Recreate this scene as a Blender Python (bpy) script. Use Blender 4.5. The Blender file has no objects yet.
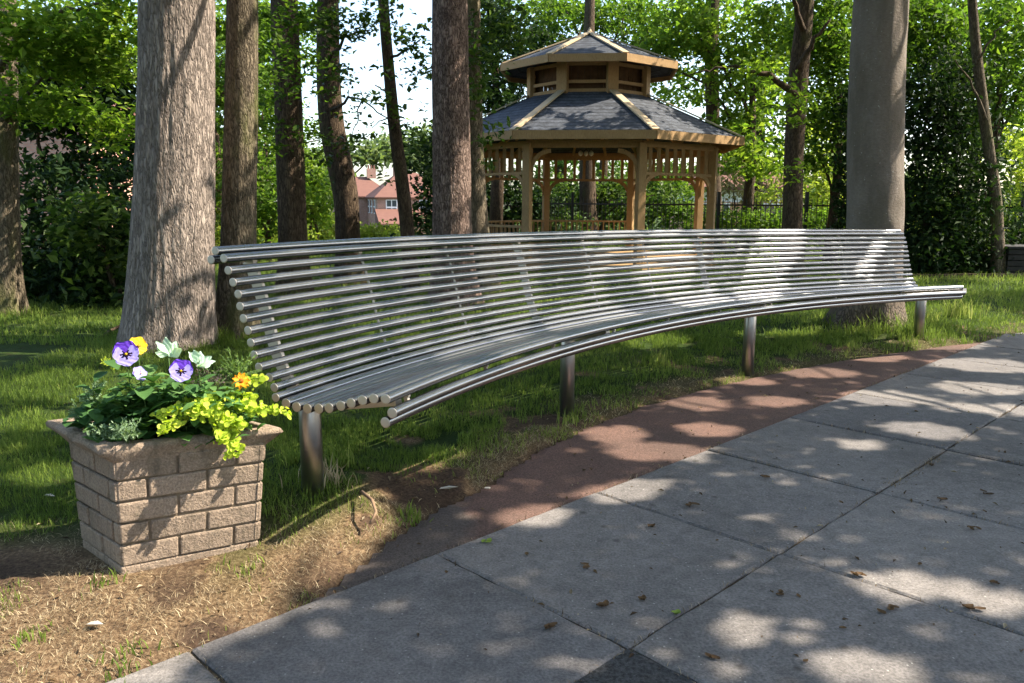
import bpy, math, random
import numpy as np
from mathutils import Vector, Matrix
random.seed(7); RNG = np.random.default_rng(11)
S = bpy.context.scene; COL = S.collection
R = math.radians

# ------------------------------------------------------------------ camera
CAM = np.array([0, 0, 1.5]); FPX, YH, ROLL = 801.4, 200.85, 0.00577
A_ = math.atan((341.5 - YH) / FPX)
CF = np.array([0, math.cos(A_), -math.sin(A_)]); CU0 = np.array([0, math.sin(A_), math.cos(A_)]); CX0 = np.array([1., 0, 0])
CXv = math.cos(ROLL) * CX0 + math.sin(ROLL) * CU0; CUv = -math.sin(ROLL) * CX0 + math.cos(ROLL) * CU0
cd = bpy.data.cameras.new('camera'); cam = bpy.data.objects.new('camera', cd); COL.objects.link(cam)
cd.sensor_width = 36; cd.lens = FPX / 1024 * 36; cd.clip_end = 2000; cd.clip_start = 0.05
cam.matrix_world = Matrix([[CXv[0], CUv[0], -CF[0], 0], [CXv[1], CUv[1], -CF[1], 0], [CXv[2], CUv[2], -CF[2], 1.5], [0, 0, 0, 1]])
S.camera = cam

def ray(x, y): return CF + CXv * (x - 512) / FPX - CUv * (y - 341.5) / FPX
def at(x, y, Y):                                  # survey: point seen at (x, y) standing Y metres away
    d = ray(x, y); return CAM + d * Y / d[1]
def gnd(x, y, Z=0.0):
    d = ray(x, y); return CAM + d * (Z - 1.5) / d[2]
def projn(P):
    d = np.atleast_2d(P) - CAM; z = d @ CF; z = np.where(np.abs(z) < 1e-6, 1e-6, z)
    return np.c_[512 + FPX * (d @ CXv) / z, 341.5 - FPX * (d @ CUv) / z, z]

# ------------------------------------------------------------------ sun / sky
SUN_EL, SUN_AZ = R(47), R(4)                      # azimuth measured from +x towards +y
SD = np.array([math.cos(SUN_EL) * math.cos(SUN_AZ), math.cos(SUN_EL) * math.sin(SUN_AZ), math.sin(SUN_EL)])
sl = bpy.data.lights.new('sun', 'SUN'); sl.energy = 4.6; sl.angle = R(0.45); sl.color = (1, .90, .76)
so = bpy.data.objects.new('sun', sl); COL.objects.link(so); so.location = (20, 0, 20)
so.rotation_euler = Vector(SD).to_track_quat('Z', 'Y').to_euler()
W = bpy.data.worlds.new('World'); S.world = W; W.use_nodes = True
nt = W.node_tree; bg = nt.nodes['Background']; sky = nt.nodes.new('ShaderNodeTexSky'); sky.sky_type = 'NISHITA'
sky.sun_disc = False; sky.sun_elevation = SUN_EL; sky.sun_rotation = math.pi / 2 - SUN_AZ
sky.air_density = 1.0; sky.dust_density = 2.0; sky.altitude = 50
nt.links.new(sky.outputs[0], bg.inputs[0]); bg.inputs[1].default_value = 0.15
S.view_settings.view_transform = 'Standard'; S.view_settings.look = 'None'; S.view_settings.exposure = 1.7; S.view_settings.gamma = 1
S.render.engine = 'CYCLES'; S.cycles.max_bounces = 6; S.cycles.transmission_bounces = 4; S.cycles.diffuse_bounces = 4; S.cycles.glossy_bounces = 3
S.cycles.use_denoising = True; S.cycles.sample_clamp_indirect = 6; S.cycles.use_adaptive_sampling = True; S.cycles.adaptive_threshold = 0.02
try: S.cycles.denoiser = 'OPENIMAGEDENOISE'
except Exception: pass

# ------------------------------------------------------------------ helpers
def mesh(name, V, F, mat=None, smooth=False, mi=None, col=None):
    V = np.asarray(V, dtype=np.float32); me = bpy.data.meshes.new(name)
    if isinstance(F, np.ndarray):
        n, k = F.shape; me.vertices.add(len(V)); me.vertices.foreach_set('co', V.ravel())
        me.loops.add(n * k); me.loops.foreach_set('vertex_index', F.astype(np.int32).ravel())
        me.polygons.add(n); me.polygons.foreach_set('loop_start', np.arange(0, n * k, k, dtype=np.int32))
        try: me.polygons.foreach_set('loop_total', np.full(n, k, dtype=np.int32))
        except Exception: pass
        me.update(calc_edges=True)
    else:
        me.from_pydata(V.tolist(), [], F); me.update()
    for m in (mat if isinstance(mat, (list, tuple)) else [mat]):
        if m: me.materials.append(m)
    if mi is not None: me.polygons.foreach_set('material_index', np.asarray(mi, dtype=np.int32))
    me.polygons.foreach_set('use_smooth', np.full(len(me.polygons), bool(smooth)))
    if col is not None:
        a = me.attributes.new('tint', 'FLOAT', 'POINT'); a.data.foreach_set('value', np.asarray(col, dtype=np.float32).ravel())
    me.update()
    return me
def obj(name, me, parent=None, label=None, cat=None, group=None, kind=None):
    o = bpy.data.objects.new(name, me); COL.objects.link(o)
    if parent: o.parent = parent; o.matrix_parent_inverse = parent_inv(parent)
    tag(o, label, cat, group, kind); return o
def parent_inv(p):
    return Matrix.Translation(p.location).inverted() if p.parent is None else Matrix.Identity(4)
def tag(o, label=None, cat=None, group=None, kind=None):
    if label: o['label'] = label
    if cat: o['category'] = cat
    if group: o['group'] = group
    if kind: o['kind'] = kind
    return o
def thing(name, loc, label, cat, group=None):
    o = bpy.data.objects.new(name, None); COL.objects.link(o); o.location = loc; o.empty_display_size = .1
    return tag(o, label, cat, group)

class MB:
    def __init__(s): s.V = []; s.F = []; s.M = []
    def add(s, V, F, m=0):
        b = len(s.V); s.V += [tuple(v) for v in V]; s.F += [tuple(b + i for i in f) for f in F]; s.M += [m] * len(F)
    def box(s, c, d, rz=0, m=0, rot=None):
        x, y, z = [k / 2 for k in d]; P = np.array([(i, j, k) for k in (-z, z) for j in (-y, y) for i in (-x, x)])
        if rot is not None: P = P @ np.array(rot).T
        else:
            c_, s_ = math.cos(rz), math.sin(rz); P = P @ np.array([[c_, s_, 0], [-s_, c_, 0], [0, 0, 1]])
        s.add(P + np.array(c), [(0, 2, 3, 1), (4, 5, 7, 6), (0, 1, 5, 4), (2, 6, 7, 3), (0, 4, 6, 2), (1, 3, 7, 5)], m)
    def bar(s, a, b, w, h, up=(0, 0, 1), m=0):        # rectangular bar from a to b
        a = Vector(a); b = Vector(b); d = (b - a); L = d.length; d.normalize(); u = Vector(up); x = d.cross(u)
        if x.length < 1e-4: x = d.cross(Vector((1, 0, 0)))
        x.normalize(); u = x.cross(d); s.box((a + b) / 2, (L, w, h), m=m, rot=[[d[i], x[i], u[i]] for i in range(3)])
    def tube(s, P, r, n=10, m=0, caps=True):
        P = [Vector(p) for p in P]; rr = r if hasattr(r, '__len__') else [r] * len(P)
        V = []; up = Vector((0, 0, 1)); px = None
        for i, p in enumerate(P):
            t = (P[min(i + 1, len(P) - 1)] - P[max(i - 1, 0)]).normalized()
            if px is None: px = t.cross(up) if abs(t.z) < .95 else t.cross(Vector((1, 0, 0)))
            px = (px - t * px.dot(t)).normalized(); py = t.cross(px)
            for k in range(n):
                a = 2 * math.pi * k / n; V.append(p + (px * math.cos(a) + py * math.sin(a)) * rr[i])
        F = [(i * n + k, i * n + (k + 1) % n, (i + 1) * n + (k + 1) % n, (i + 1) * n + k) for i in range(len(P) - 1) for k in range(n)]
        if caps: F += [tuple(range(n))[::-1], tuple((len(P) - 1) * n + k for k in range(n))]
        s.add(V, F, m)
    def obj(s, name, mat, parent=None, smooth=False, bevel=0, **k):
        me = mesh(name, s.V, s.F, mat, smooth, s.M); o = obj(name, me, parent, **k)
        if bevel:
            b = o.modifiers.new('bevel', 'BEVEL'); b.width = bevel; b.segments = 2; b.limit_method = 'ANGLE'
        return o

def _hash(i, j, k, seed):
    n = (i * 374761393 + j * 668265263 + k * 2147483647 + seed * 974634777) & 0xffffffff
    n = ((n ^ (n >> 13)) * 1274126177) & 0xffffffff; n = n ^ (n >> 16)
    return (n & 0xffff) / 65535.0
def noise(x, y, z=0, seed=0):
    x = np.asarray(x, float); y = np.asarray(y, float) + 0 * x; z = np.asarray(z, float) + 0 * x
    i, j, k = [np.floor(v).astype(np.int64) for v in (x, y, z)]; f = [v - w for v, w in ((x, i), (y, j), (z, k))]
    f = [v * v * (3 - 2 * v) for v in f]; r = 0
    for a in (0, 1):
        for b in (0, 1):
            for c in (0, 1):
                w = (f[0] if a else 1 - f[0]) * (f[1] if b else 1 - f[1]) * (f[2] if c else 1 - f[2])
                r = r + w * _hash(i + a, j + b, k + c, seed)
    return r
def fbm(x, y, z=0, o=4, seed=0):
    r = 0; a = .5
    for n in range(o): r = r + a * noise(np.asarray(x) * 2 ** n, np.asarray(y) * 2 ** n, np.asarray(z) * 2 ** n, seed + n); a /= 2
    return r
def sstep(a, b, x): t = np.clip((x - a) / (b - a), 0, 1); return t * t * (3 - 2 * t)

# ------------------------------------------------------------------ materials
class NT:
    def __init__(s, name):
        s.m = bpy.data.materials.new(name); s.m.use_nodes = True; s.t = s.m.node_tree; s.b = s.t.nodes['Principled BSDF']; s.out = s.t.nodes['Material Output']
        s.tc = s.t.nodes.new('ShaderNodeTexCoord')
    def n(s, ty, **k):
        o = s.t.nodes.new(ty)
        for a, v in k.items():
            if a.startswith('i_'): o.inputs[a[2:].replace('_', ' ')].default_value = v
            else: setattr(o, a, v)
        return o
    def l(s, a, b): s.t.links.new(a, b)
    def map(s, sc, src='Object'):
        m = s.n('ShaderNodeMapping'); m.inputs['Scale'].default_value = sc; s.l(s.tc.outputs[src], m.inputs['Vector']); return m.outputs[0]
    def noise(s, vec, scale, detail=4, rough=.55, dist=0):
        o = s.n('ShaderNodeTexNoise'); o.inputs['Scale'].default_value = scale; o.inputs['Detail'].default_value = detail
        o.inputs['Roughness'].default_value = rough; o.inputs['Distortion'].default_value = dist
        if vec: s.l(vec, o.inputs['Vector'])
        return o.outputs['Fac']
    def ramp(s, fac, stops):
        o = s.n('ShaderNodeValToRGB'); e = o.color_ramp.elements
        while len(e) < len(stops): e.new(.5)
        for x, (p, c) in zip(e, stops): x.position = p; x.color = (*(c if hasattr(c, '__len__') else (c, c, c)), 1)
        s.l(fac, o.inputs[0]); return o.outputs[0]
    def mix(s, fac, a, b, mode='MIX'):
        o = s.n('ShaderNodeMix', data_type='RGBA', blend_type=mode)
        for sock, v in ((o.inputs[0], fac), (o.inputs[6], a), (o.inputs[7], b)):
            if hasattr(v, 'is_linked'): s.l(v, sock)
            elif hasattr(v, '__len__'): sock.default_value = (*v, 1)
            else: sock.default_value = v
        return o.outputs[2]
    def math(s, op, a, b=0.):
        o = s.n('ShaderNodeMath', operation=op)
        for sock, v in ((o.inputs[0], a), (o.inputs[1], b)):
            if hasattr(v, 'is_linked'): s.l(v, sock)
            else: sock.default_value = v
        return o.outputs[0]
    def col(s, c, rough=.8, spec=.3):
        if hasattr(c, 'is_linked'): s.l(c, s.b.inputs['Base Color'])
        else: s.b.inputs['Base Color'].default_value = (*c, 1)
        if hasattr(rough, 'is_linked'): s.l(rough, s.b.inputs['Roughness'])
        else: s.b.inputs['Roughness'].default_value = rough
        s.b.inputs['Specular IOR Level'].default_value = spec
    def bump(s, h, strength=.5, dist=.01):
        o = s.n('ShaderNodeBump'); o.inputs['Strength'].default_value = strength; o.inputs['Distance'].default_value = dist
        s.l(h, o.inputs['Height']); s.l(o.outputs[0], s.b.inputs['Normal']); return o
def leafmat(name, c1, c2, c3=None, tr=.45, rough=.6, spec=.15):
    M = NT(name); g = M.n('ShaderNodeNewGeometry').outputs['Random Per Island']
    c = M.ramp(g, [(0, c1), (.6, c2), (1, c3 or c2)]); big = M.noise(M.map((1, 1, 1)), .9, 2)
    c = M.mix(1.0, c, M.ramp(big, [(.3, .72), (.7, 1.25)]), 'MULTIPLY'); M.col(c, rough, spec)
    t = M.n('ShaderNodeBsdfTranslucent'); cc = M.mix(1.0, c, (1.35, 1.45, .6), 'MULTIPLY'); M.l(cc, t.inputs[0])
    mx = M.n('ShaderNodeMixShader'); mx.inputs[0].default_value = tr
    M.l(M.b.outputs[0], mx.inputs[1]); M.l(t.outputs[0], mx.inputs[2]); M.l(mx.outputs[0], M.out.inputs[0]); return M.m
def plain(name, c, rough=.6, spec=.3, metal=0, var=.25, scale=8):
    M = NT(name); n = M.noise(M.map((1, 1, 1)), scale, 5)
    M.col(M.mix(1.0, c, M.ramp(n, [(.3, 1 - var), (.7, 1 + var)]), 'MULTIPLY'), rough, spec); M.b.inputs['Metallic'].default_value = metal; M.bump(n, .2, .004); return M.m
def bark(name, dark, light, moss=None, sc=(9, 9, 2.2), bump=.03, mossamt=.5, fine=30):
    M = NT(name); w = M.map(sc); nz = M.n('ShaderNodeTexNoise'); nz.inputs['Scale'].default_value = 1.5; M.l(w, nz.inputs['Vector'])
    va = M.n('ShaderNodeVectorMath', operation='MULTIPLY_ADD'); M.l(nz.outputs['Color'], va.inputs[0]); va.inputs[1].default_value = (2.2, 2.2, 1.6); M.l(w, va.inputs[2])
    v = M.n('ShaderNodeTexVoronoi', feature='DISTANCE_TO_EDGE'); v.inputs['Scale'].default_value = 1; M.l(va.outputs[0], v.inputs['Vector'])
    v2 = M.n('ShaderNodeTexVoronoi', feature='F1'); v2.inputs['Scale'].default_value = 1; M.l(va.outputs[0], v2.inputs['Vector'])
    crack = M.ramp(v.outputs['Distance'], [(0, 0), (.05, .45), (.3, 1)]); f = M.noise(M.map((1, 1, .5)), fine, 6, .65)
    lr = M.noise(M.map((5, 5, 1.2)), 2, 6, .7, .6); c = M.mix(M.math('MULTIPLY', crack, M.ramp(lr, [(.3, .45), (.6, 1)])), dark, M.mix(f, tuple(k * .8 for k in light), tuple(k * 1.25 for k in light)))
    c = M.mix(1.0, c, M.ramp(v2.outputs['Color'], [(.2, .8), (.8, 1.15)]), 'MULTIPLY')
    if moss:
        mm = M.noise(M.map((1, 1, .35)), 3, 5); c = M.mix(M.ramp(mm, [(.62 - mossamt * .3, 0), (.72 - mossamt * .2, .8)]), c, moss)
    M.col(c, .92, .15); M.bump(M.math('ADD', M.math('MULTIPLY', crack, .8), M.math('MULTIPLY', f, .5)), .9, bump); return M.m

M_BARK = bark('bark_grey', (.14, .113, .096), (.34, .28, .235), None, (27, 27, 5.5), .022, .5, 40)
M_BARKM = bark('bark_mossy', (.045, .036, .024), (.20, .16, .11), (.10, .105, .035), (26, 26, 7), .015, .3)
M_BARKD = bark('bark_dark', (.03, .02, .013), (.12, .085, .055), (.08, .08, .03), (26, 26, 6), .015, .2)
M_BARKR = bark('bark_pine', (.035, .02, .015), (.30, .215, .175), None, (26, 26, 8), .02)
M_BEECHS_ = bark('bark_beech_foot', (.03, .024, .02), (.2, .15, .115), (.12, .13, .05), (8, 8, 1.8), .03, .25)
def beechmat():
    M = NT('bark_beech'); n = M.noise(M.map((2, 2, .8)), 3, 6, .6); f = M.noise(M.map((5, 5, 9)), 6, 6, .7)
    c = M.mix(n, (.13, .108, .088), (.25, .21, .172)); c = M.mix(1.0, c, M.ramp(f, [(.3, .8), (.7, 1.15)]), 'MULTIPLY'); lich = M.noise(M.map((1, 1, .7)), 9, 6, .75); c = M.mix(M.ramp(lich, [(.62, 0), (.7, .5)]), c, (.33, .31, .26)); c = M.mix(M.ramp(M.noise(M.map((3, 3, 1)), 1.4, 6, .7), [(.45, 0), (.62, .6)]), c, (.12, .1, .07)); c = M.mix(M.ramp(M.noise(M.map((1, 1, 1)), 40, 2, .5), [(.70, 0), (.74, .8)]), c, (.4, .38, .33))
    sep = M.n('ShaderNodeSeparateXYZ'); M.l(M.tc.outputs['Object'], sep.inputs[0])
    low = M.ramp(M.math('ADD', sep.outputs[2], M.math('MULTIPLY', n, .5)), [(.4, 1), (1.15, 0)])
    w = M.map((30, 30, 7)); v = M.n('ShaderNodeTexVoronoi', feature='DISTANCE_TO_EDGE'); M.l(w, v.inputs['Vector']); v.inputs['Scale'].default_value = 1.2
    cr = M.ramp(v.outputs['Distance'], [(0, 0), (.2, 1)]); cl = M.mix(cr, (.05, .038, .028), (.18, .135, .10)); c = M.mix(low, c, cl)
    M.col(c, .85, .2); M.bump(M.math('ADD', M.math('MULTIPLY', M.math('MULTIPLY', cr, low), .8), M.math('MULTIPLY', M.math('ADD', f, n), .5)), .9, .02); return M.m
M_BEECH = beechmat()
M_LMID = leafmat('leaf_mid', (.04, .085, .012), (.08, .145, .02), (.14, .21, .035), .5)
M_LBRT = leafmat('leaf_bright', (.08, .15, .02), (.14, .22, .03), (.22, .29, .05), .55)
M_LYEL = leafmat('leaf_yellow', (.16, .22, .035), (.24, .3, .05), (.3, .33, .07), .5)
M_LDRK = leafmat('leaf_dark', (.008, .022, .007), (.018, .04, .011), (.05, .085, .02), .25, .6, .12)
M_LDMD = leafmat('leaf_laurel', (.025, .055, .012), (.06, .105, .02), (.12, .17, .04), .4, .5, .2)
M_LPEACH = leafmat('leaf_copper', (.22, .17, .09), (.3, .24, .13), (.26, .26, .1), .4)
M_LFAR = leafmat('leaf_far', (.1, .15, .06), (.14, .19, .08), (.18, .22, .1), .4)

# ------------------------------------------------------------------ paving geometry
TH = .779; E1 = np.array([math.cos(TH), math.sin(TH)]); E2 = np.array([-E1[1], E1[0]]); SX, SY = 1.074, 1.036; O0 = np.array([1.167, 3.269])
def uv2w(u, v): return O0 + E1 * SX * u + E2 * SY * v
# turf edge, from near left to far right
EDGE = np.array([(-6, -2.6), (-2.2, 1.33), (-1.62, 1.98), (-1.28, 2.30), (-1.05, 2.47), (-.9, 2.63), (-.76, 2.80), (-.67, 2.98), (-.63, 3.16), (-.52, 3.40), (-.42, 3.64), (-.12, 4.12), (.16, 4.68), (.58, 5.32),
                 (1.0, 5.82), (1.51, 6.33), (2.05, 6.8), (2.65, 7.24), (3.3, 7.67), (3.97, 8.08), (4.7, 8.5), (5.5, 8.87), (6.4, 9.5), (8, 10.9), (14, 16.5), (40, 30)])
def wob(P): return P + .0
def edge_sd(X, Y):                                  # + on the turf side
    X = np.asarray(X, float); Y = np.asarray(Y, float); X = X + .05 * (noise(X * 5, Y * 5, 0, 3) - .5) + .025 * (noise(X * 17, Y * 17, 0, 4) - .5)
    best = np.full(X.shape, 1e9); sg = np.ones(X.shape)
    for a, b in zip(EDGE[:-1], EDGE[1:]):
        d = b - a; t = np.clip(((X - a[0]) * d[0] + (Y - a[1]) * d[1]) / (d @ d), 0, 1)
        ex = X - a[0] - t * d[0]; ey = Y - a[1] - t * d[1]; D = ex * ex + ey * ey
        s = np.sign(d[0] * (Y - a[1]) - d[1] * (X - a[0])); m = D < best; best = np.where(m, D, best); sg = np.where(m, s, sg)
    return np.sqrt(best) * sg
BC = np.array([7.256, .055]); BR = 8.415; BT0, BT1 = .391, 1.238
LEGS = [((-.95, 3.66), .125), ((.395, 5.57), -.012), ((2.09, 6.96), -.02), ((4.42, 8.61), .055)]
def height(X, Y, sd=None):
    X = np.asarray(X, float); Y = np.asarray(Y, float)
    if sd is None: sd = edge_sd(X, Y)
    t = sstep(-.02, .12, sd); h = -.03 + t * .035 + sstep(.1, 1.2, sd) * .02
    h = h + sstep(.0, .3, sd) * (.05 * (fbm(X * 1.1, Y * 1.1, 0, 3, 5) - .45) + .025 * (fbm(X * 6, Y * 6, 0, 3, 8) - .45))
    for (lx, ly), z in LEGS:
        w = np.exp(-((X - lx) ** 2 + (Y - ly) ** 2) / (.6 if z > .1 else .35) ** 2) * sstep(.0, .55 if z > .1 else .2, sd); h = h * (1 - w) + w * z
    w = np.exp(-((X + 1.5) ** 2 + (Y - 3.15) ** 2) / .5 ** 2) * sstep(.0, .3, sd); h = h * (1 - w) + w * .045
    w = np.exp(-((X - 4.3) ** 2 + (Y - 9.6) ** 2) / .9 ** 2) * sstep(.0, .5, sd); h = h + w * .03
    h = h - 3.6 * sstep(34, 80, Y)
    return h
def pav(X, Y): return edge_sd(X, Y) < 0
def dryness(X, Y, sd):
    b = 1 - sstep(.05, .6, sd + .5 * (fbm(X * 2.2, Y * 2.2, 0, 3, 21) - .5))
    near = np.exp(-((X + 1.45) ** 2 / 1.0 + (Y - 2.6) ** 2 / .35)); soil = np.exp(-((X + 2.05) ** 2 / .1 + (Y - 2.95) ** 2 / .06)); soil = np.maximum(soil, .9 * np.exp(-((X + .72) ** 2 / .025 + (Y - 3.0) ** 2 / .05))); soil = np.maximum(soil, sstep(.60, .68, fbm(X * 3.1, Y * 3.1, 0, 4, 66)) * np.exp(-np.maximum(sd, 0) ** 2 / .8)); soil = np.maximum(soil, .8 * np.exp(-(np.maximum(sd, 0) / .05) ** 2) * (Y < 5))
    d = np.clip(np.maximum(b * (1 - .55 * sstep(4.5, 9, Y)), near * 1.2), 0, 1)
    d = d * np.where(X > -.75, .75, 1.0); return np.where(Y > 12, d * .2, d), soil

# ground
def nonuni(lo, hi, step, lo2, hi2, g=1.13):
    m = list(np.arange(lo, hi, step)); a = []; s = step; x = lo
    while x > lo2: s *= g; x -= s; a.append(x)
    b = []; s = step; x = m[-1]
    while x < hi2: s *= g; x += s; b.append(x)
    return np.array(a[::-1] + m + b)
gx = nonuni(-4.5, 7, .045, -400, 400); gy = nonuni(1.0, 10.5, .045, -60, 700)
GX, GY = np.meshgrid(gx, gy); sd = edge_sd(GX, GY); GZ = height(GX, GY, sd); dr, soil = dryness(GX, GY, sd)
nx, ny = len(gx), len(gy); idx = np.arange(nx * ny).reshape(ny, nx)
F = np.stack([idx[:-1, :-1], idx[:-1, 1:], idx[1:, 1:], idx[1:, :-1]], -1).reshape(-1, 4)
Mg = NT('turf_soil'); at_ = Mg.n('ShaderNodeAttribute', attribute_name='tint'); v = Mg.map((1, 1, 1))
n1 = Mg.noise(v, 9, 8, .7); n2 = Mg.noise(v, 60, 5, .7)
straw = Mg.ramp(n2, [(.3, (.045, .028, .016)), (.5, (.14, .09, .05)), (.72, (.3, .22, .13))]); green = Mg.ramp(n2, [(.3, (.012, .022, .004)), (.7, (.045, .075, .014))])
c = Mg.mix(Mg.math('MINIMUM', at_.outputs['Fac'], 1.), green, straw); c = Mg.mix(Mg.math('MINIMUM', Mg.math('MAXIMUM', Mg.math('SUBTRACT', at_.outputs['Fac'], 1.), 0.), 1.), c, Mg.ramp(n2, [(.3, (.022, .014, .01)), (.7, (.10, .065, .042))])); c = Mg.mix(Mg.ramp(n1, [(.56, 0), (.68, .75)]), c, (.045, .028, .018)); Mg.col(c, .95, .1); Mg.bump(n2, .8, .015)
obj('ground', mesh('ground', np.c_[GX.ravel(), GY.ravel(), GZ.ravel()], F, Mg.m, True, col=(dr + soil * (2 - dr)).ravel()), kind='structure')

# pavement slabs (one surface with real joints)
def pavmat():
    M = NT('concrete_slab'); v = M.map((1, 1, 1)); n = M.noise(v, 2.2, 6, .6); f = M.noise(v, 90, 4, .7); g = M.noise(v, 14, 6, .65)
    c = M.mix(n, (.122, .114, .110), (.20, .186, .176)); c = M.mix(1.0, c, M.ramp(g, [(.3, .78), (.7, 1.2)]), 'MULTIPLY'); c = M.mix(1.0, c, M.ramp(f, [(.35, .68), (.65, 1.3)]), 'MULTIPLY')
    st2 = M.noise(v, .8, 7, .7, .5); c = M.mix(1.0, c, M.ramp(st2, [(.35, .72), (.5, 1.0), (.7, 1.12)]), 'MULTIPLY')
    v2 = M.n('ShaderNodeTexVoronoi', feature='F1'); v2.inputs['Scale'].default_value = 28; M.l(v, v2.inputs['Vector'])
    sp = M.ramp(v2.outputs['Distance'], [(.07, 1), (.12, 0)]); sel = M.ramp(v2.outputs['Color'], [(.45, 0), (.5, 1)])
    c = M.mix(M.math('MULTIPLY', sp, M.math('MULTIPLY', sel, .7)), c, (.42, .41, .38))
    v3 = M.n('ShaderNodeTexVoronoi', feature='F1'); v3.inputs['Scale'].default_value = 7; M.l(v, v3.inputs['Vector']); st = M.ramp(v3.outputs['Distance'], [(.05, .8), (.16, 0)])
    c = M.mix(M.math('MULTIPLY', st, M.ramp(v3.outputs['Color'], [(.5, 0), (.55, 1)])), c, (.07, .062, .055))
    at_ = M.n('ShaderNodeAttribute', attribute_name='tint'); c = M.mix(1.0, c, M.ramp(at_.outputs['Fac'], [(0, (.78, .78, .8)), (1, (1.2, 1.17, 1.12))]), 'MULTIPLY')
    M.col(c, .88, .25); M.bump(M.math('ADD', f, M.math('MULTIPLY', g, 1.5)), .55, .006); return M.m
V = []; Fq = []; T = []
for i in range(-6, 13):
    for j in range(-9, 1):
        if abs(i * SX) > 14 or (i, j) == (-2, -1): continue
        u0, u1, v0, v1 = i + .0045, i + .9955, j + .0045, j + .9955; n = 14
        dz = random.uniform(-.002, .002); tx = random.uniform(-.0012, .0012); ty = random.uniform(-.0012, .0012); tint = random.random()
        if i == -2 and j in (0, -1): tint = .15
        b = len(V); us = [u0, u0 + .012] + list(np.linspace(u0, u1, n)[1:-1]) + [u1 - .012, u1]; vs = [v0, v0 + .012] + list(np.linspace(v0, v1, n)[1:-1]) + [v1 - .012, v1]
        for q, vv in enumerate(vs):
            for p, uu in enumerate(us):
                ed = (p in (0, len(us) - 1)) or (q in (0, len(vs) - 1)); w = uv2w(uu + (.009 * (random.random() - .5) if ed else 0), vv + (.009 * (random.random() - .5) if ed else 0))
                V.append((w[0], w[1], dz + tx * (uu - i) * 2 + ty * (vv - j) * 2 - (.007 if ed else 0))); T.append(tint)
        L = len(us)
        for q in range(L - 1):
            for p in range(L - 1): Fq.append((b + q * L + p, b + q * L + p + 1, b + (q + 1) * L + p + 1, b + (q + 1) * L + p))
        rim = [b + p for p in range(L)] + [b + q * L + L - 1 for q in range(1, L)] + [b + (L - 1) * L + p for p in range(L - 2, -1, -1)] + [b + q * L for q in range(L - 2, 0, -1)]
        k0 = len(V)
        for r_ in rim: V.append((V[r_][0], V[r_][1], -.05)); T.append(tint)
        m_ = len(rim)
        for q in range(m_): Fq.append((k0 + q, k0 + (q + 1) % m_, rim[(q + 1) % m_], rim[q]))
obj('pavement', mesh('pavement', V, np.array(Fq), pavmat(), False, col=T), kind='structure')
# joint bedding under the slabs
MJ = plain('joint_dirt', (.085, .062, .04), .95, .1, 0, .6, 60)
q = [uv2w(-6, -9), uv2w(13, -9), uv2w(13, 1.0), uv2w(-6, 1.0)]
obj('paving_bed', mesh('paving_bed', [(p[0], p[1], -.0125) for p in q], [(0, 1, 2, 3)], MJ), kind='structure')
q = [uv2w(-2.0, -1.0), uv2w(-1.0, -1.0), uv2w(-1.0, 0.0), uv2w(-2.0, 0.0)]; MA = NT('asphalt'); fa_ = MA.noise(MA.map((1, 1, 1)), 70, 5, .7); MA.col(MA.ramp(fa_, [(.35, .02), (.65, .09)]), .9, .3); MA.bump(fa_, 1, .02)
obj('asphalt_patch', mesh('asphalt_patch', [(p[0], p[1], -.004) for p in q], [(0, 1, 2, 3)], MA.m), kind='structure')
# red tarmac strip
def redmat():
    M = NT('red_tarmac'); v = M.map((1, 1, 1)); n = M.noise(v, 1.6, 6, .65); f = M.noise(v, 110, 4, .7)
    c = M.mix(M.ramp(n, [(.35, 0), (.65, 1)]), (.095, .06, .047), (.145, .084, .064)); sp_ = M.n('ShaderNodeSeparateXYZ'); M.l(v, sp_.inputs[0]); c = M.mix(M.ramp(M.math('ADD', sp_.outputs[0], M.math('MULTIPLY', n, .6)), [(-.35, 1), (.1, 0)]), c, (.085, .068, .058)); c = M.mix(1.0, c, M.ramp(f, [(.35, .55), (.65, 1.4)]), 'MULTIPLY')
    M.col(c, .9, .25); M.bump(f, .6, .006); return M.m
xs = np.arange(-1.6, 6.4, .04); ys = np.arange(1.8, 9.8, .04); PX, PY = np.meshgrid(xs, ys); s_ = edge_sd(PX, PY)
uvv = ((PX - O0[0]) * E2[0] + (PY - O0[1]) * E2[1]) / SY; ok = (s_ < .035) & (uvv > .93) & (PX > -.80)
idx = np.arange(PX.size).reshape(PX.shape); q = ok[:-1, :-1] & ok[1:, 1:] & ok[:-1, 1:] & ok[1:, :-1]
F = np.stack([idx[:-1, :-1], idx[:-1, 1:], idx[1:, 1:], idx[1:, :-1]], -1)[q]
pz = -.004 - .012 * sstep(-.05, .03, s_) + .006 * (fbm(PX * 2, PY * 2, 0, 3, 31) - .5); pz = np.where(uvv < 1.0, -.020, pz)
used = np.unique(F); rem = np.full(PX.size, -1); rem[used] = np.arange(len(used))
obj('path', mesh('path', np.c_[PX.ravel(), PY.ravel(), pz.ravel()][used], rem[F], redmat(), True), kind='structure')

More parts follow.
